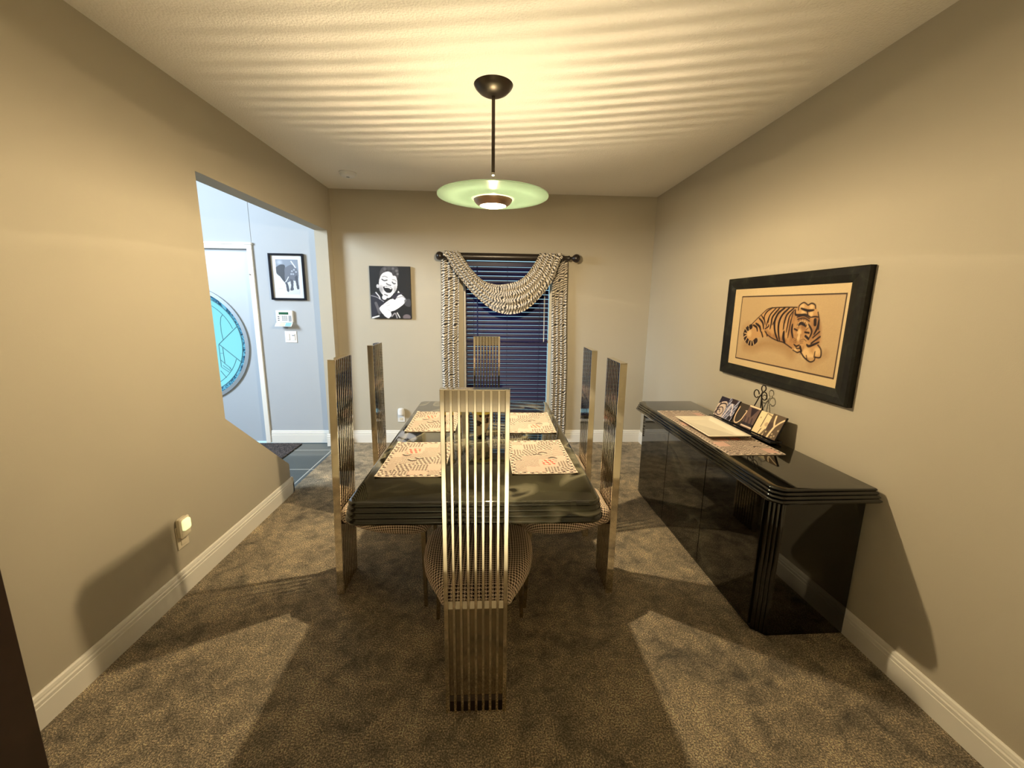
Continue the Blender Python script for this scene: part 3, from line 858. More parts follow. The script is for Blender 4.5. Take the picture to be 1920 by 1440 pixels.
def sticker(n, x0, x1, col):
    bm = B(); rings(bm, [[(x0, -.0352, -.0475), (x1, -.0352, -.0475), (x1, -.0357, -.0478), (x0, -.0357, -.0478)], [(x0, -.0672, -.0790), (x1, -.0672, -.0790), (x1, -.0677, -.0795), (x0, -.0677, -.0795)]])
    obj(n, bm, plain(n, col, .5), fl)
sticker('yellow_sticker', -.038, .010, (.75, .70, .45)); sticker('blue_sticker', .016, .070, (.28, .52, .75))
# hall light switch
t = thing('light_switch', 'white double switch plate below the alarm keypad', 'light switch', (-1.962, D, 1.077))
bm = B(); box(bm, -.056, .056, -.006, 0, -.056, .056); obj('plate', bm, 'white_plastic', t, bevel=.003)
for x in (-.026, .026):
    bm = B(); box(bm, x - .015, x + .015, -.011, -.005, -.032, .032); rk = obj('rocker', bm, 'white_plastic', t, bevel=.002)
    if x > 0:
        bm = B(); box(bm, x - .012, x + .012, -.0125, -.0105, .010, .020); obj('dark_slider', bm, 'grey_plastic', rk)
# outlet on the back wall
t = thing('wall_outlet', 'white outlet with a plugged-in freshener on the back wall left of the table', 'outlet', (-.928, D, .275))
bm = B(); box(bm, -.036, .036, -.006, 0, -.058, .058); obj('plate', bm, 'white_plastic', t, bevel=.003)
bm = B(); box(bm, -.017, .017, -.009, -.005, -.040, -.012); obj('socket', bm, 'ivory_plastic', t, bevel=.002)
t = thing('air_freshener', 'white plug-in air freshener in the upper socket of the back wall outlet', 'air freshener', (-.922, D - .0065, .325))
bm = B(); rings(bm, [[(w_ * math.cos(a) , -.028 - .026 * math.sin(a) * s_, z) for a in np.linspace(0, 2 * PI, 20, endpoint=False)] for z, w_, s_ in ((-.030, .020, .6), (-.022, .030, .95), (.020, .034, 1.0), (.038, .030, .9), (.045, .020, .6))])
obj('housing', bm, 'white_plastic', t, smooth=True)
bm = B(); box(bm, -.014, .014, -.030, 0, -.02, .02); obj('plug', bm, 'white_plastic', t)
# outlet on the left wall with a night light
t = thing('wall_outlet', 'cream outlet plate low on the left wall holding a night light', 'outlet', (XL, 1.900, .285))
bm = B(); box(bm, 0, .006, -.036, .036, -.058, .058); obj('plate', bm, 'ivory_plastic', t, bevel=.003)
bm = B(); box(bm, .005, .009, -.017, .017, -.042, -.010); obj('socket', bm, 'ivory_plastic', t, bevel=.002)
t = thing('night_light', 'glowing yellow-green night light plugged into the left wall outlet', 'night light', (XL + .0065, 1.900, .335))
def plate(x, hw_, z0, z1, r=.012): return [(x, a_, b_) for a_, b_ in round_rect(-hw_, hw_, z0, z1, r, 5)]
def capsule(x, w_, z0, z1, n=10):
    r = w_; out = []
    for k in range(n + 1): a = PI * k / n; out.append((x, r * math.cos(a), z1 - r + r * math.sin(a)))
    for k in range(n + 1): a = PI + PI * k / n; out.append((x, r * math.cos(a), z0 + r + r * math.sin(a)))
    return out
bm = B(); rings(bm, [plate(.0, .031, -.050, .048), plate(.016, .033, -.052, .050), plate(.022, .027, -.046, .044)]); obj('housing', bm, 'ivory_plastic', t, smooth=True)
bm = B(); rings(bm, [plate(.018, .026, -.016, .042), plate(.029, .0245, -.0145, .0405), plate(.034, .017, -.006, .032)]); obj('lit_lens', bm, 'nightlight', t, smooth=True)

# tiger print on the right wall
tw, th = 1.020, .604
TY, TZ = 2.180, 1.291
t = thing('framed_picture', 'large black framed sepia drawing of a reclining tiger above the sideboard', 'picture', (XR, TY, TZ))
iw, ih = .866, .468      # card opening
bm = B()
cy0 = (2.622 + 1.757) / 2 - TY; cz0 = (1.526 + 1.058) / 2 - TZ
# local: x goes to the room (negative), y along wall
def fr(x0, x1, bw=0.0):
    o = [(-tw / 2, -th / 2), (tw / 2, -th / 2), (tw / 2, th / 2), (-tw / 2, th / 2)]
    i = [(cy0 - iw / 2, cz0 - ih / 2), (cy0 + iw / 2, cz0 - ih / 2), (cy0 + iw / 2, cz0 + ih / 2), (cy0 - iw / 2, cz0 + ih / 2)]
    return o, i
o_, i_ = fr(0, 0)
def lerp(a, b, q): return (a[0] + (b[0] - a[0]) * q, a[1] + (b[1] - a[1]) * q)
loops = [(o_, 0.0, 0), (o_, 0.0, -.026), ([lerp(a, b, .12) for a, b in zip(o_, i_)], 0, -.032), ([lerp(a, b, .5) for a, b in zip(o_, i_)], 0, -.028), ([lerp(a, b, .85) for a, b in zip(o_, i_)], 0, -.020), (i_, 0, -.016), (i_, 0, 0)]
rs = [[(x, a, b) for a, b in L] for L, _, x in loops]; rs.append(rs[0])
rings(bm, rs, False, False); bmesh.ops.remove_doubles(bm, verts=bm.verts, dist=1e-6)
obj('frame', bm, 'mottled', t)
P = Paint(iw, ih, .0026, (.865, .705, .445))
ox, oz = (2.622 - 2.545), (1.10 - 1.058)     # drawing border origin inside the card, measured from the far end
DW, DH = .769, .380
P.c[:] = np.array((.85, .75, .57))
ins = (P.X > ox) & (P.X < ox + DW) & (P.Y > oz) & (P.Y < oz + DH)
P.put(ins * 1.0, (.77, .655, .48))
O = lambda pts: [(x + ox, y + oz) for x, y in pts]
dk = (.10, .035, .012)
P.stroke(O([(.087, .085), (.17, .086), (.266, .115), (.405, .113), (.486, .083)]), .02, (.52, .34, .15), .55, soft=.085)
P.stroke(O([(.62, .05), (.674, .085), (.70, .104)]), .01, (.50, .33, .16), .4, soft=.06)
P.stroke(O([(.05, .19), (.09, .215)]), .01, (.6, .42, .22), .4, soft=.05)
BODY = [(0.052, 0.164), (0.072, 0.192), (0.132, 0.222), (0.195, 0.269), (0.248, 0.305), (0.293, 0.315), (0.39, 0.318), (0.479, 0.319), (0.485, 0.33), (0.521, 0.344), (0.552, 0.333), (0.576, 0.341), (0.6, 0.327), (0.623, 0.296), (0.637, 0.268), (0.651, 0.208), (0.66, 0.177), (0.66, 0.146), (0.674, 0.124), (0.675, 0.084), (0.641, 0.063), (0.614, 0.057), (0.586, 0.07), (0.547, 0.096), (0.513, 0.092), (0.481, 0.109), (0.414, 0.131), (0.369, 0.139), (0.297, 0.152), (0.24, 0.148), (0.19, 0.14), (0.186, 0.107), (0.147, 0.094), (0.089, 0.105), (0.057, 0.137)]
P.poly(O(BODY), (.78, .60, .38), .9, smooth=False)
P.stroke(O([(.30, .16), (.40, .145), (.47, .12)]), .01, (.58, .38, .20), .6, soft=.05)
P.stroke(O([(.52, .245), (.53, .20), (.50, .15)]), .05, (.62, .42, .23), .6, soft=.05)
P.stroke(O([(.61, .26), (.63, .20), (.64, .16)]), .04, (.66, .46, .27), .5, soft=.04)
for c, r in (((.514, .322), .020), ((.527, .294), .020), ((.576, .321), .018), ((.579, .287), .018), ((.518, .194), .022), ((.519, .166), .022), ((.581, .094), .038), ((.617, .079), .028), ((.652, .113), .028), ((.51, .103), .016), ((.111, .161), .030)):
    P.disc(O([c])[0], r, (.90, .76, .54), .85, soft=.6)
STR = [([(0.293, 0.314), (0.25, 0.293), (0.231, 0.264), (0.242, 0.233)], .0075), ([(0.321, 0.312), (0.282, 0.278), (0.265, 0.24), (0.257, 0.209)], .008), ([(0.348, 0.312), (0.303, 0.266), (0.298, 0.229), (0.293, 0.198)], .0105), ([(0.391, 0.315), (0.348, 0.288), (0.328, 0.255), (0.325, 0.224), (0.338, 0.183), (0.369, 0.139)], .0135), ([(0.424, 0.315), (0.38, 0.28), (0.361, 0.244), (0.36, 0.208), (0.369, 0.173), (0.382, 0.141)], .0125), ([(0.457, 0.313), (0.414, 0.281), (0.401, 0.24), (0.4, 0.201)], .0098), ([(0.463, 0.305), (0.433, 0.27), (0.427, 0.218), (0.424, 0.188)], .0071), ([(0.457, 0.293), (0.449, 0.253), (0.445, 0.207), (0.442, 0.16)], .0062), ([(0.407, 0.19), (0.409, 0.158), (0.425, 0.132)], .0168), ([(0.205, 0.27), (0.235, 0.245), (0.247, 0.221)], .008), ([(0.188, 0.253), (0.224, 0.229), (0.238, 0.195)], .0115), ([(0.163, 0.223), (0.2, 0.206), (0.216, 0.178)], .0133), ([(0.139, 0.212), (0.173, 0.201), (0.185, 0.179)], .0115), ([(0.25, 0.196), (0.276, 0.21), (0.278, 0.222)], .0071), ([(0.252, 0.183), (0.275, 0.166), (0.316, 0.15), (0.369, 0.138), (0.414, 0.133), (0.481, 0.109)], .0049), ([(0.224, 0.175), (0.239, 0.151)], .0088), ([(0.263, 0.178), (0.277, 0.157)], .0061), ([(0.275, 0.265), (0.271, 0.234)], .0054), ([(0.33, 0.267), (0.311, 0.224)], .0054), ([(0.284, 0.314), (0.39, 0.318), (0.48, 0.318)], .0045), ([(0.053, 0.157), (0.132, 0.222), (0.195, 0.269), (0.248, 0.305), (0.288, 0.314)], .0036),
       ([(0.49, 0.305), (0.493, 0.327), (0.521, 0.342), (0.549, 0.33)], .005), ([(0.553, 0.33), (0.573, 0.338), (0.596, 0.33), (0.602, 0.314)], .0058), ([(0.508, 0.313), (0.554, 0.303), (0.593, 0.306)], .0114), ([(0.47, 0.305), (0.475, 0.282), (0.507, 0.28), (0.544, 0.282), (0.579, 0.271)], .0106), ([(0.551, 0.3), (0.558, 0.284)], .0061), ([(0.582, 0.271), (0.607, 0.275), (0.628, 0.273)], .0061), ([(0.634, 0.26), (0.631, 0.223), (0.616, 0.19)], .0105), ([(0.648, 0.205), (0.612, 0.174)], .0062), ([(0.656, 0.182), (0.607, 0.146)], .0071), ([(0.621, 0.296), (0.636, 0.255), (0.639, 0.215)], .0045), ([(0.61, 0.259), (0.614, 0.238)], .0165),
       ([(0.463, 0.231), (0.464, 0.197), (0.479, 0.163)], .0114), ([(0.489, 0.269), (0.534, 0.277), (0.573, 0.264)], .0045), ([(0.495, 0.258), (0.536, 0.266), (0.575, 0.252)], .0045), ([(0.501, 0.23), (0.526, 0.239), (0.555, 0.227)], .0139), ([(0.573, 0.236), (0.599, 0.205), (0.591, 0.172)], .0096), ([(0.481, 0.209), (0.502, 0.203)], .0066), ([(0.557, 0.197), (0.583, 0.195)], .0075), ([(0.564, 0.178), (0.585, 0.166)], .0114), ([(0.493, 0.131), (0.51, 0.123), (0.532, 0.131)], .0075), ([(0.51, 0.123), (0.515, 0.112), (0.536, 0.114)], .0045), ([(0.491, 0.101), (0.524, 0.092), (0.545, 0.097), (0.574, 0.074), (0.614, 0.057), (0.641, 0.066), (0.644, 0.085)], .0065), ([(0.645, 0.082), (0.676, 0.087), (0.673, 0.121), (0.65, 0.142)], .0056), ([(0.58, 0.137), (0.599, 0.132), (0.654, 0.156)], .0114), ([(0.587, 0.084), (0.594, 0.068)], .004), ([(0.639, 0.109), (0.638, 0.082)], .004), ([(0.538, 0.123), (0.55, 0.102)], .0105)]
TAIL = [(0.12, 0.202), (0.082, 0.183), (0.068, 0.155), (0.082, 0.127), (0.12, 0.106), (0.155, 0.106), (0.183, 0.124)]
P.stroke(O(TAIL), .030, dk, .9)
ts = smooth_pts(TAIL, 6)
for k in range(3, len(ts) - 2, 4):
    a, b = ts[k], ts[k + 1]; L_ = math.dist(a, b) or 1; nx_, ny_ = -(b[1] - a[1]) / L_, (b[0] - a[0]) / L_
    P.stroke(O([(a[0] - nx_ * .013, a[1] - ny_ * .013), (a[0] + nx_ * .013, a[1] + ny_ * .013)]), .006, (.88, .74, .52))
mid = (.45, .27, .13)
for pts, w_ in (([(.462, .240), (.458, .20), (.470, .155)], .030), ([(.60, .24), (.612, .20), (.600, .16)], .030), ([(.50, .262), (.54, .268), (.575, .255)], .026), ([(.505, .215), (.528, .225), (.552, .213)], .020), ([(.485, .206), (.50, .202)], .016), ([(.556, .198), (.582, .196)], .016), ([(.44, .25), (.442, .18)], .020), ([(.62, .27), (.645, .22), (.645, .165)], .024), ([(.46, .285), (.47, .265)], .030), ([(.545, .09), (.56, .12)], .016), ([(.60, .068), (.64, .074)], .016), ([(.26, .19), (.30, .165)], .022), ([(.33, .165), (.38, .15), (.43, .145)], .020)):
    P.stroke(O(pts), w_ * .4, mid, .55, soft=w_ * 1.1)
for k in range(9):       # fine fur lines round the face and flank
    a = -.6 + k * .32
    P.stroke(O([(.527 + .036 * math.cos(a), .190 + .050 * math.sin(a)), (.527 + .054 * math.cos(a + .08), .190 + .072 * math.sin(a + .08))]), .0028, dk, .75)
for k in range(7):
    x_ = .30 + k * .022
    P.stroke(O([(x_ + .025, .300), (x_ + .004, .262), (x_, .235)]), .0024, mid, .6)
for sx_ in (-1, 1):
    for q in range(3): P.stroke(O([(.520 + sx_ * .012, .140 + q * .007), (.520 + sx_ * .034, .143 + q * .010)]), .0020, dk, .6)
    P.stroke(O([(.520 + sx_ * .010, .185), (.516 + sx_ * .014, .150)]), .0026, mid, .8)
for pts, wd_ in STR: P.stroke(O(pts), wd_ * 1.05 + .0006, dk, .95, taper=len(pts) > 2 and wd_ > .006, soft=.0036)
P.stroke(O([(.499, .222), (.51, .246), (.535, .252), (.56, .245), (.572, .222)]), .004, (.90, .78, .56), .9)
P.stroke(O([(.52, .225), (.519, .17)]), .008, (.88, .76, .56), .6, soft=.016)
for a, b in (((ox, oz), (ox + DW, oz)), ((ox + DW, oz), (ox + DW, oz + DH)), ((ox + DW, oz + DH), (ox, oz + DH)), ((ox, oz + DH), (ox, oz))):
    P.stroke([a, b], .006, (.14, .045, .025))
P.grain(.05)
P.mesh('tiger_drawing', 'print', lambda u, v: (-.014, cy0 + iw / 2 - u, cz0 - ih / 2 + v), t)
bm = B(); box(bm, -.0165, -.0155, cy0 - iw / 2, cy0 + iw / 2, cz0 - ih / 2, cz0 + ih / 2); obj('cover_glass', bm, 'glass', t)

# ================================================================== DINING TABLE
TX0, TX1, TY0, TY1, TZT = -.502, .392, 1.276, 2.795, .755
def moulded_top(x0, x1, y0, y1, r, ztop, reeds, rh, step, outline=round_rect, under=.012):
    """slab whose edge is a stack of rounded reeds stepping outward towards the bottom"""
    prof = [(reeds * step + .010, ztop), (reeds * step + .003, ztop - .001)]
    z = ztop - .001
    for k in range(reeds):
        base = (reeds - 1 - k) * step
        for q in (.10, .3, .5, .7, .9):
            prof.append((base + step * .15 + .006 * (1 - math.sin(PI * q)), z - rh * q))
        z -= rh
    prof.append((.006, z - .001)); prof.append((under, z - .003))
    return [[(x, y, zz) for x, y in outline(x0 + i, x1 - i, y0 + i, y1 - i, max(.004, r - i))] for i, zz in prof], z - .003
ct = (TX0 + TX1) / 2
t = thing('dining_table', 'glossy black marbled dining table with a reeded edge in the middle of the room', 'table', (ct, (TY0 + TY1) / 2, 0))
off = (ct, (TY0 + TY1) / 2, 0)
R_, zb = moulded_top(TX0, TX1, TY0, TY1, .055, TZT, 4, .0185, .0040)
bm = B(); rings(bm, R_); tt = obj('tabletop', bm, 'marble', t, smooth=True, off=off)
def fluted(x0, x1, y0, y1, z0, z1, pitch=.03, d=.008):
    pts = []
    def side(a, b):
        L_ = math.dist(a, b); n = max(1, round(L_ / pitch)); nx_, ny_ = (b[1] - a[1]) / L_, -(b[0] - a[0]) / L_
        for k in range(n):
            for q in range(6):
                s_ = (k + q / 6) / n; h_ = d * math.sin(PI * q / 6)
                pts.append((a[0] + (b[0] - a[0]) * s_ + nx_ * h_, a[1] + (b[1] - a[1]) * s_ + ny_ * h_))
    side((x0, y0), (x1, y0)); side((x1, y0), (x1, y1)); side((x1, y1), (x0, y1)); side((x0, y1), (x0, y0))
    return [[(x, y, z0) for x, y in pts], [(x, y, z1) for x, y in pts]]
for y0 in (1.76, 2.18):
    bm = B(); rings(bm, fluted(ct - .165, ct + .165, y0, y0 + .13, 0.0, zb + .001)); obj('pedestal', bm, 'marble', t, smooth=True, off=off)

# ================================================================== CHAIRS
CH, CW, CDp = 1.158, .213, .034
def make_chair(label):
    t = thing('dining_chair', label, 'chair', (0, 0, 0), 0, 'tall slat-back chrome dining chairs')
    xs = [-.0985, -.0725, -.0485, -.0245, 0, .0245, .0485, .0725, .0985]
    for k, x in enumerate(xs):
        wd_ = .0140 if k in (0, 8) else .0090
        bm = B(); box(bm, x - wd_ / 2, x + wd_ / 2, 0.0, CDp, 0.0, CH)
        obj('side_rail' if k in (0, 8) else 'slat', bm, 'chrome', t, bevel=.0012)
    bm = B(); box(bm, -.092, .092, .012, .024, 1.088, CH - .001); obj('top_panel', bm, 'chrome_shade', t, bevel=.001)
    bm = B(); box(bm, -.106, .106, -.0005, CDp, CH, CH + .003); obj('top_cap', bm, 'chrome', t, bevel=.001)
    bm = B(); rings(bm, [[(x, .014, .004), (x, .0315, .004), (x, .0315, .424), (x, .0265, .424), (x, .014, .404)] for x in (-.0915, .0915)]); obj('lower_panel', bm, 'chrome_shade', t)
    bm = B(); rings(bm, [[(x, .004, .004), (x, .0135, .004), (x, .0135, .060), (x, .004, .045)] for x in (-.0915, .0915)]); obj('foot_rail', bm, 'bronze', t)
    # upholstered seat
    half = smooth_pts([(.0, .040), (.105, .040), (.132, .075), (.165, .135), (.192, .20), (.208, .27), (.212, .34), (.205, .41), (.175, .455), (.11, .468), (.0, .470)], 5)
    full = half + [(-x, y) for x, y in reversed(half[1:-1])]
    cen = (0, .27)
    n = len(full)
    nor = []
    for k in range(n):
        a, b = full[k - 1], full[(k + 1) % n]; L_ = math.dist(a, b); nor.append(((b[1] - a[1]) / L_, -(b[0] - a[0]) / L_))
    prof = [(-.040, .383, .105), (-.012, .385, .088), (-.002, .393, .076), (.005, .408, .060), (.007, .425, .044), (.004, .442, .027), (-.006, .456, .010), (-.022, .466, -.008)]
    bm = B(); uvl = bm.loops.layers.uv.new('UVMap'); uvs = {}
    R_ = []
    for o_, z, e in prof:
        r = []
        for k in range(n):
            x = full[k][0] + nor[k][0] * o_; y = full[k][1] + nor[k][1] * o_
            v = bm.verts.new((x, y, z)); uvs[v] = (full[k][0] + nor[k][0] * e, full[k][1] + nor[k][1] * e); r.append(v)
        R_.append(r)
    for q, z in ((.75, .4715), (.5, .4755), (.25, .478)):
        r = []
        for k in range(n):
            x0_, y0_ = full[k][0] - nor[k][0] * .022, full[k][1] - nor[k][1] * .022
            x = cen[0] + (x0_ - cen[0]) * q; y = cen[1] + (y0_ - cen[1]) * q
            v = bm.verts.new((x, y, z)); uvs[v] = (x, y); r.append(v)
        R_.append(r)
    for a, b in zip(R_[:-1], R_[1:]):
        for i in range(n): bm.faces.new((a[i], a[(i + 1) % n], b[(i + 1) % n], b[i]))
    c = bm.verts.new((*cen, .479)); uvs[c] = cen
    for i in range(n): bm.faces.new((R_[-1][i], R_[-1][(i + 1) % n], c))
    bm.faces.new(list(reversed(R_[0])))
    for f in bm.faces:
        for lp in f.loops: lp[uvl].uv = uvs[lp.vert]
    obj('seat', bm, 'hound', t, smooth=True)
    bm = B(); box(bm, -.085, .085, .0325, .30, .366, .386); obj('seat_support', bm, 'bronze', t)
    for s_ in (-1, 1):
        bm = B(); rings(bm, [[(s_ * .190 - .008, .440, 0), (s_ * .190 + .008, .440, 0), (s_ * .190 + .008, .456, 0), (s_ * .190 - .008, .456, 0)],
                             [(s_ * .172 - .012, .420, .388), (s_ * .172 + .012, .420, .388), (s_ * .172 + .012, .444, .388), (s_ * .172 - .012, .444, .388)]])
        obj('leg', bm, 'chrome_shade', t, bevel=.002)
    return t
c0 = make_chair('tall chrome slat-back chair at the near end of the table, nearest the camera')
c0.location = (-.0515, 1.207, 0)
G = 'tall slat-back chrome dining chairs'
dup(c0, (-.757, 1.930, .004), -PI / 2, 'left side chrome slat-back chair with houndstooth seat nearer the camera', G).rotation_euler[0] = -.029
dup(c0, (-.752, 2.610, 0), -PI / 2, 'left side chrome slat-back chair farther back, below the child canvas', G)
dup(c0, (.605, 1.905, 0), PI / 2, 'right side chrome slat-back chair with houndstooth seat nearer the camera', G)
dup(c0, (.600, 2.420, 0), PI / 2, 'right side chrome slat-back chair farther back, left of the sideboard', G)
dup(c0, (-.045, 3.33, 0), PI, 'chrome slat-back chair at the far end of the table by the window', G)

# ================================================================== PLACEMATS
def mat_paint(w, h, seed, res=.0016):
    P = Paint(w, h, res, (.82, .75, .69))
    rnd = random.Random(seed)
    X, Y = P.X, P.Y
    cream = (.82, .76, .70); dkc = (.20, .17, .17); dk2 = (.30, .25, .235); pink = (.80, .66, .61); red = (.80, .22, .18)
    def hound(mask, size, col, ang=0.0):
        ca, sa = math.cos(ang), math.sin(ang)
        i = np.floor((X * ca + Y * sa) * 8 / size); j = np.floor((-X * sa + Y * ca) * 8 / size)
        tw_ = ((i + j) % 4) < 2
        d = np.where(tw_, (i % 8) < 4, (j % 8) < 4)
        P.put(mask * d * 1.0, col)
    def stripes(mask, pitch, ang, col):
        q = (X * math.cos(ang) + Y * math.sin(ang)) / pitch
        P.put(mask * (np.mod(q, 1) < .42), col)
    # patches
    cells = []
    nx_, ny_ = 4, max(4, round(h / w * 4))
    for a in range(nx_):
        for b in range(ny_):
            jx, jy = rnd.uniform(-.25, .25), rnd.uniform(-.25, .25)
            cells.append(((a + .5 + jx) * w / nx_, (b + .5 + jy) * h / ny_, (a * 2 + b * 3 + seed) % 5, rnd.uniform(-.5, .5)))
    dist = np.stack([np.maximum(np.abs(X - c[0]), np.abs(Y - c[1]) * 1.0) for c in cells])
    idx = dist.argmin(0)
    for k, c in enumerate(cells):
        m = idx == k
        if c[2] == 0: P.put(m * 1.0, pink)
        elif c[2] == 1: stripes(m, .0050, c[3], dk2)
        elif c[2] == 2: hound(m, .0125, dk2)
        elif c[2] == 3: stripes(m, .0056, c[3] + PI / 2, dk2)
        else: hound(m, .0165, dk2, .4)
    # red check patch
    rx, ry = w * .62, h * .30
    m = (np.abs(X - rx) < .026) & (np.abs(Y - ry) < .030)
    P.put(m * 1.0, (.94, .76, .68)); hound(m, .020, red, .3)
    # border of torn-cloth teeth
    e = np.minimum(np.minimum(X, w - X), np.minimum(Y, h - Y))
    edge = e < .020 + .004 * np.sin(X * 300) * np.sin(Y * 300)
    P.put(edge * 1.0, cream); hound(edge & (e > .003), .022, dk2, .6)
    for q in range(6):
        P.stroke([(rnd.uniform(.03, w - .03), rnd.uniform(.03, h - .03))] * 1 + [(rnd.uniform(.03, w - .03), rnd.uniform(.03, h - .03))], .001, pink, .15)
    for q in range(3):
        cx_, cy_ = rnd.uniform(.06, w - .06), rnd.uniform(.06, h - .06)
        P.stroke([(cx_ - .016, cy_), (cx_, cy_ + .009), (cx_ + .016, cy_ - .003)], .009, (.20, .15, .13))
        P.stroke([(cx_ - .014, cy_ - .007), (cx_, cy_ - .002), (cx_ + .014, cy_ - .010)], .005, cream)
    return P
MW, MH = .262, .405
mp = mat_paint(MW, MH, 3)
def matf(u, v):
    x, y = u - MW / 2, v - MH / 2
    e = min(u, MW - u, v, MH - v)
    lift = .0025 * max(0, 1 - math.hypot(max(0, abs(x) - MW / 2 + .03), max(0, abs(y) - MH / 2 + .03)) / .03)
    cr = max(0, (abs(x) / (MW / 2) - .8) * 5) * max(0, (abs(y) / (MH / 2) - .85) * 6)
    return (x, y, .0036 + .004 * cr + .0006 * math.sin(u * 40) * math.sin(v * 31))
GM = 'patchwork houndstooth placemats on the table'
pm = mp.mesh('placemat', 'cloth', matf, None, .0028)
def settag(o, label, cat, group=None):
    o['label'] = label; o['category'] = cat
    if group: o['group'] = group
settag(pm, 'patchwork placemat with red check, near left on the table', 'placemat', GM)
pm.location = (-.318, 1.700, TZT); pm.rotation_euler = (0, 0, PI)
for loc, rz, lb in (((-.326, 2.275, TZT), PI + .01, 'patchwork placemat with red check, far left on the table'),
                    ((.207, 1.722, TZT), .02, 'patchwork placemat with red check, near right on the table'),
                    ((.208, 2.250, TZT), -.01, 'patchwork placemat with red check, far right on the table')):
    o = pm.copy(); COL.objects.link(o); o.location = loc; o.rotation_euler = (0, 0, rz); o['label'] = lb

# candle cup
t = thing('candle_cup', 'tapered cup with dark animal print spots and candle glow tinted on its rim at the table centre', 'candle holder', (-.053, 2.00, TZT))
def cup_mat():
    q = NT('spotted_print_cup')
    f = q.noise(26, 1.5, .4)
    c = q.ramp(f, [(.50, (.62, .50, .34)), (.53, (.035, .02, .012))])
    q.setb(Base_Color=c, Roughness=.2); return q.m
bm = B(); lathe(bm, [(.0, .001), (.021, .001), (.024, .006), (.022, .012), (.030, .035), (.040, .075), (.0455, .110), (.0485, .140), (.0465, .1402), (.043, .108), (.036, .07), (.026, .035), (.0, .02)], 40)
obj('cup', bm, cup_mat(), t, smooth=True)
bm = B(); lathe(bm, [(.0465, .124), (.0487, .126), (.0496, .141), (.0478, .1415), (.0460, .130)], 40); obj('rim_band', bm, plain('yellow_glow', (.80, .68, .12), .3), t, smooth=True)  # yellow colour stands in for candle glow round the cup mouth
bm = B(); lathe(bm, [(0, .02), (.030, .045), (.040, .088), (0, .090)], 30); obj('candle', bm, plain('cream_wax', (.80, .70, .50), .5), t, smooth=True)

# ================================================================== SIDEBOARD
SA = math.radians(0.95)
SX, SY = 1.335, 2.225
t = thing('sideboard', 'black marbled lacquer sideboard with a reeded top against the right wall', 'sideboard', (SX, SY, 0), SA)
# local: y along the wall (length), x towards the wall
def clipped(x0, x1, y0, y1, c):
    return [(x0 + c, y0), (x1, y0), (x1, y1), (x0 + c, y1), (x0, y1 - c), (x0, y0 + c)]
bx0, bx1, by0, by1 = -.192, .208, -.715, .735
bm = B(); rings(bm, [[(x, y, z) for x, y in clipped(bx0 + .004, bx1, by0, by1, .045)] for z in (0, .648)]); obj('body', bm, 'marble_dark', t, bevel=.003)
for cy_, s_ in ((by0, 1), (by1, -1)):           # reeded corner strips
    bm = B()
    a = (bx0 + .048, cy_); b = (bx0 + .003, cy_ + s_ * .045)
    L_ = math.dist(a, b); ux, uy = (b[0] - a[0]) / L_, (b[1] - a[1]) / L_
    nx_, ny_ = -abs(uy), -s_ * abs(ux)
    pts = []
    for k in range(4):
        for q in range(7):
            d_ = (k + q / 7) / 4 * L_; h_ = .004 * math.sin(PI * q / 7)
            pts.append((a[0] + ux * d_ + nx_ * h_, a[1] + uy * d_ + ny_ * h_))
    pts.append(b)
    pts += [(b[0] - nx_ * .006, b[1] - ny_ * .006), (a[0] - nx_ * .006, a[1] - ny_ * .006)]
    rings(bm, [[(x, y, .004) for x, y in pts], [(x, y, .646) for x, y in pts]]); obj('reeded_corner', bm, 'marble_dark', t, smooth=True)
yy = [by0 + .050, -.208, .255, by1 - .050]
for k in range(3):
    bm = B(); box(bm, bx0 - .008, bx0 + .006, yy[k] + .0015, yy[k + 1] - .0015, .022, .640); obj('door', bm, 'marble_dark', t, bevel=.0025)
tr, zb2 = moulded_top(-.245, .210, -.780, .777, .050, .712, 4, .0148, .0050, outline=lambda a, b, c, d, r: [(a + .050, c), (b, c), (b, d), (a + .050, d), (a + .030, d - .006), (a + .006, d - .030), (a, d - .050), (a, c + .050), (a + .006, c + .030), (a + .030, c + .006)], under=.02)
bm = B(); rings(bm, tr); obj('top', bm, 'marble_dark', t, smooth=True)
ST = .712
# runner, platter
P = mat_paint(.285, .845, 9, .0019)
rn = P.mesh('table_runner', 'cloth', lambda u, v: (u - .1425, v - .4225, .0034 + .0008 * math.sin(v * 23)), None, .0026)
settag(rn, 'patchwork houndstooth runner lying lengthwise under the platter on the sideboard', 'table runner')
rn.location = (1.276, 2.252, ST); rn.rotation_euler = (0, 0, SA + .004)
t = thing('platter', 'rectangular cream ceramic platter on the patchwork runner', 'platter', (1.269, 2.248, ST + .0045), .01)
def rr(w_, h_, z, r=.008): return [(x, y, z) for x, y in round_rect(-w_ / 2, w_ / 2, -h_ / 2, h_ / 2, r, 4)]
bm = B(); rings(bm, [rr(.150, .320, .0), rr(.165, .335, .002), rr(.215, .385, .017), rr(.236, .405, .020), rr(.238, .407, .0225), rr(.234, .403, .0235), rr(.198, .367, .0215), rr(.172, .341, .009), rr(.160, .329, .0065)])
obj('dish', bm, 'porcelain', t, smooth=True)

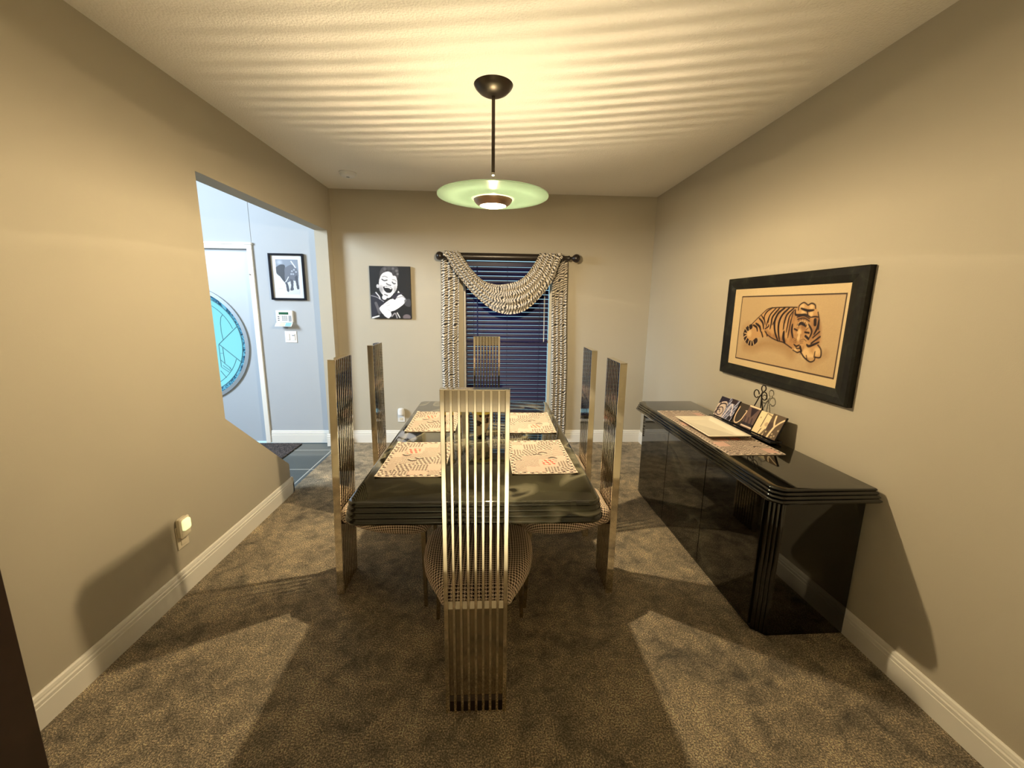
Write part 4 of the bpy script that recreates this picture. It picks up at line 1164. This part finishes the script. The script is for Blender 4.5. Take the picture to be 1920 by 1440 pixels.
# FAMILY photo letter plaque leaning on a wire easel
def unit(a): L_ = math.sqrt(sum(x * x for x in a)); return tuple(x / L_ for x in a)
A0 = (1.436, 2.520, ST + .021); A1 = (1.474, 1.975, ST + .021)      # front bottom edge, far end to near end
ud = unit(tuple(b - a for a, b in zip(A0, A1)))
upv = unit((.050, -.004, .130))
nv = unit((ud[1] * upv[2] - ud[2] * upv[1], ud[2] * upv[0] - ud[0] * upv[2], ud[0] * upv[1] - ud[1] * upv[0]))
if nv[0] > 0: nv = tuple(-x for x in nv)     # faces the room
def pp(u, v, d): return tuple(A0[k] + ud[k] * u + upv[k] * v + nv[k] * d for k in range(3))
t = thing('letter_plaque', 'row of six black and white photo letter tiles spelling FAMILY on the sideboard', 'ornament', (A0[0], A0[1], ST + .0005))
off = (A0[0], A0[1], ST + .0005)
def slab(u0, u1, v0, v1, d0, d1):
    bm = B(); rings(bm, [[pp(u0, v0, d), pp(u1, v0, d), pp(u1, v1, d), pp(u0, v1, d)] for d in (d0, d1)]); return bm
bm = B()
rings(bm, [[(A0[0] + dx_, A0[1], z) for dx_, z in ((-.030, ST + .0062), (.035, ST + .0062), (.035, ST + .019), (-.030, ST + .019))], [(A1[0] + dx_, A1[1], z) for dx_, z in ((-.030, ST + .0062), (.035, ST + .0062), (.035, ST + .019), (-.030, ST + .019))]])
obj('base_ledge', bm, 'black_gloss', t, off=off, bevel=.002)
LT = math.dist(A0, A1); tw_ = LT / 6
hs = [.128, .134, .130, .136, .126, .132]; dps = [.004, .010, .004, .012, .006, .010]
def tile_F(P, w_, h_):
    P.c[:] = (.80, .73, .68)
    P.poly([(w_ * .1, h_), (w_, h_), (w_, h_ * .72), (w_ * .7, h_ * .82), (w_ * .3, h_ * .74), (0, h_ * .62), (0, h_)], (.12, .08, .16))
    P.stroke([(w_ * .1, h_ * .35), (w_ * .3, h_ * .62), (w_ * .75, h_ * .70), (w_ * .95, h_ * .55)], .008, (.16, .11, .13))
    P.stroke([(w_ * .05, h_ * .1), (w_ * .25, h_ * .4), (w_ * .6, h_ * .48), (w_ * .8, h_ * .28), (w_ * .6, h_ * .08), (w_ * .3, h_ * .1), (w_ * .2, h_ * .25), (w_ * .4, h_ * .34), (w_ * .5, h_ * .22)], .006, (.17, .12, .14))
    P.stroke([(w_ * .15, h_ * .05), (w_ * .25, h_ * .9)], .007, (.20, .15, .17))
def tile_A(P, w_, h_):
    P.c[:] = (.34, .33, .42)
    for k in range(-3, 7): P.stroke([(w_ * k * .22, 0), (w_ * (k * .22 + .75), h_)], .005, (.74, .76, .84)); 
    for k in range(3): P.stroke([(0, h_ * (.25 + k * .25)), (w_, h_ * (.15 + k * .25))], .006, (.60, .62, .72))
    P.poly([(w_ * .25, h_ * .78), (w_ * .8, h_ * .78), (w_ * .8, h_), (w_ * .25, h_)], (.17, .10, .12), smooth=False)
    P.stroke([(w_ * .1, 0), (w_ * .45, h_ * .75), (w_ * .9, 0)], .008, (.88, .84, .86)); P.disc((w_ * .75, h_ * .1), .018, (.10, .06, .08), 1)
def tile_M(P, w_, h_):
    P.c[:] = (.22, .18, .12)
    P.stroke([(w_ * .12, h_ * .80), (w_ * .08, h_ * .40), (w_ * .22, h_ * .10), (w_ * .50, h_ * .07), (w_ * .74, h_ * .26), (w_ * .84, h_ * .55), (w_ * .9, h_ * .72)], .0075, (.92, .80, .66))
    P.stroke([(w_ * .78, h_ * .72), (w_ * .98, h_ * .72)], .006, (.85, .74, .62))
def tile_I(P, w_, h_):
    P.c[:] = (.40, .31, .28)
    P.poly([(w_ * .2, h_ * .90), (w_ * .85, h_ * .90), (w_ * .52, h_ * .48)], (.13, .05, .08), smooth=False)
    for q in (.2, .5, .8): P.stroke([(w_ * q, h_ * .15), (w_ * (q - .1), h_ * .45)], .010, (.20, .13, .16), .8)
    P.stroke([(0, h_ * .95), (w_, h_ * .95)], .009, (.96, .86, .72)); P.stroke([(0, h_ * .07), (w_, h_ * .07)], .008, (.90, .82, .74))
    P.put((P.Y < h_ * .22) * (P.Y > h_ * .10) * .8, (.10, .07, .10))
def tile_L(P, w_, h_):
    P.c[:] = (.93, .85, .68)
    P.stroke([(w_ * .52, h_ * .32), (w_ * .54, h_ * .95)], .0045, (.16, .10, .06)); P.stroke([(w_ * .55, h_ * .02), (w_ * .62, h_ * .26)], .0045, (.16, .10, .06))
    P.disc((w_ * .85, h_ * .5), .014, (.70, .58, .46), .7); P.disc((w_ * .2, h_ * .7), .006, (.6, .5, .35), .7); P.stroke([(w_ * .6, h_ * .96), (w_, h_ * .9)], .006, (.5, .42, .3), .8)
    P.stroke([(w_ * .80, 0), (w_ * .95, h_ * .25)], .014, (.35, .28, .22), .8)
def tile_Y(P, w_, h_):
    P.c[:] = (.36, .29, .21)
    P.disc((w_ * .2, h_ * .45), .028, (.28, .21, .17), 1)
    P.stroke([(w_ * .35, 0), (w_ * .42, h_ * .25), (w_ * .50, h_ * .48)], .012, (.93, .84, .68))
    P.stroke([(w_ * .50, h_ * .48), (w_ * .36, h_ * .68), (w_ * .28, h_ * .92)], .0105, (.93, .84, .68)); P.stroke([(w_ * .50, h_ * .48), (w_ * .72, h_ * .70), (w_ * .95, h_ * .86)], .0095, (.93, .84, .68))
    for q in ((.8, .15), (.65, .08), (.9, .4), (.6, .2), (.1, .2)): P.disc((w_ * q[0], h_ * q[1]), .006, (.82, .74, .60), .8)
for k, fn in enumerate((tile_F, tile_A, tile_M, tile_I, tile_L, tile_Y)):
    u0, u1 = k * tw_ + .001, (k + 1) * tw_ - .001
    tb = obj('letter_tile', slab(u0, u1, 0, hs[k], dps[k] - .012, dps[k]), 'edge_black', t, off=off)
    P = Paint(u1 - u0, hs[k], .0022, (0, 0, 0)); fn(P, u1 - u0, hs[k])
    o = P.mesh('letter_photo', 'print', lambda u, v: tuple(a - b for a, b in zip(pp(u0 + u, v, dps[k] + .0006), off)), tb)
# easel
ex, ey = 1.500, 2.235
t = thing('plate_easel', 'black wire display easel with a scrolled top behind the letter plaque', 'easel', (ex, ey, ST))
def W(n, pts, r=.0032): bm = B(); tube(bm, pts, r, 8); return obj(n, bm, 'blackmetal', t, smooth=True)
def loc(x, y, z): return (x - ex, y - ey, z - ST)
kx, ky, kz = 1.520, 2.205, .930      # gathering point
W('leg', [loc(1.520, 2.330, ST + .003), loc(kx, ky + .01, kz - .01), loc(kx, ky, kz)])
W('leg', [loc(1.520, 2.130, ST + .003), loc(kx, ky - .005, kz - .01), loc(kx, ky, kz)])
W('leg', [loc(1.542, 2.22, ST + .003), loc(kx + .004, ky, kz)])
W('scroll', [loc(kx - .004, ky + .012 + .022 - .022 * math.cos(a) , kz + .004 + .022 * math.sin(a) - .004) for a in np.linspace(0, 5.6, 26)], .003)
W('scroll', [loc(kx - .004, ky - .012 - .022 + .022 * math.cos(a), kz + .022 * math.sin(a)) for a in np.linspace(0, 5.6, 26)], .003)
W('scroll', [loc(kx, ky + .002, kz - .005)] + [loc(kx, ky - .018 + .020 * math.cos(a) * (1 - .06 * a), kz + .040 + .020 * math.sin(a) * (1 - .06 * a)) for a in np.linspace(-1.2, 4.6, 28)], .003)
# front prongs under the ledge
W('prong', [loc(1.520, 2.31, ST + .003), loc(1.395, 2.34, ST + .003), loc(1.388, 2.342, ST + .016)], .0028)
W('prong', [loc(1.520, 2.14, ST + .003), loc(1.400, 2.10, ST + .003), loc(1.393, 2.098, ST + .016)], .0028)

# hall door mat
bm = B(); prism(bm, round_rect(-3.0, -1.925, 3.42, 4.085, .01, 3), -.006, .004)
o = obj('door_mat', bm, 'rug', None, bevel=.002)
settag(o, 'dark patterned door mat on the slate floor in front of the entry door', 'door mat')
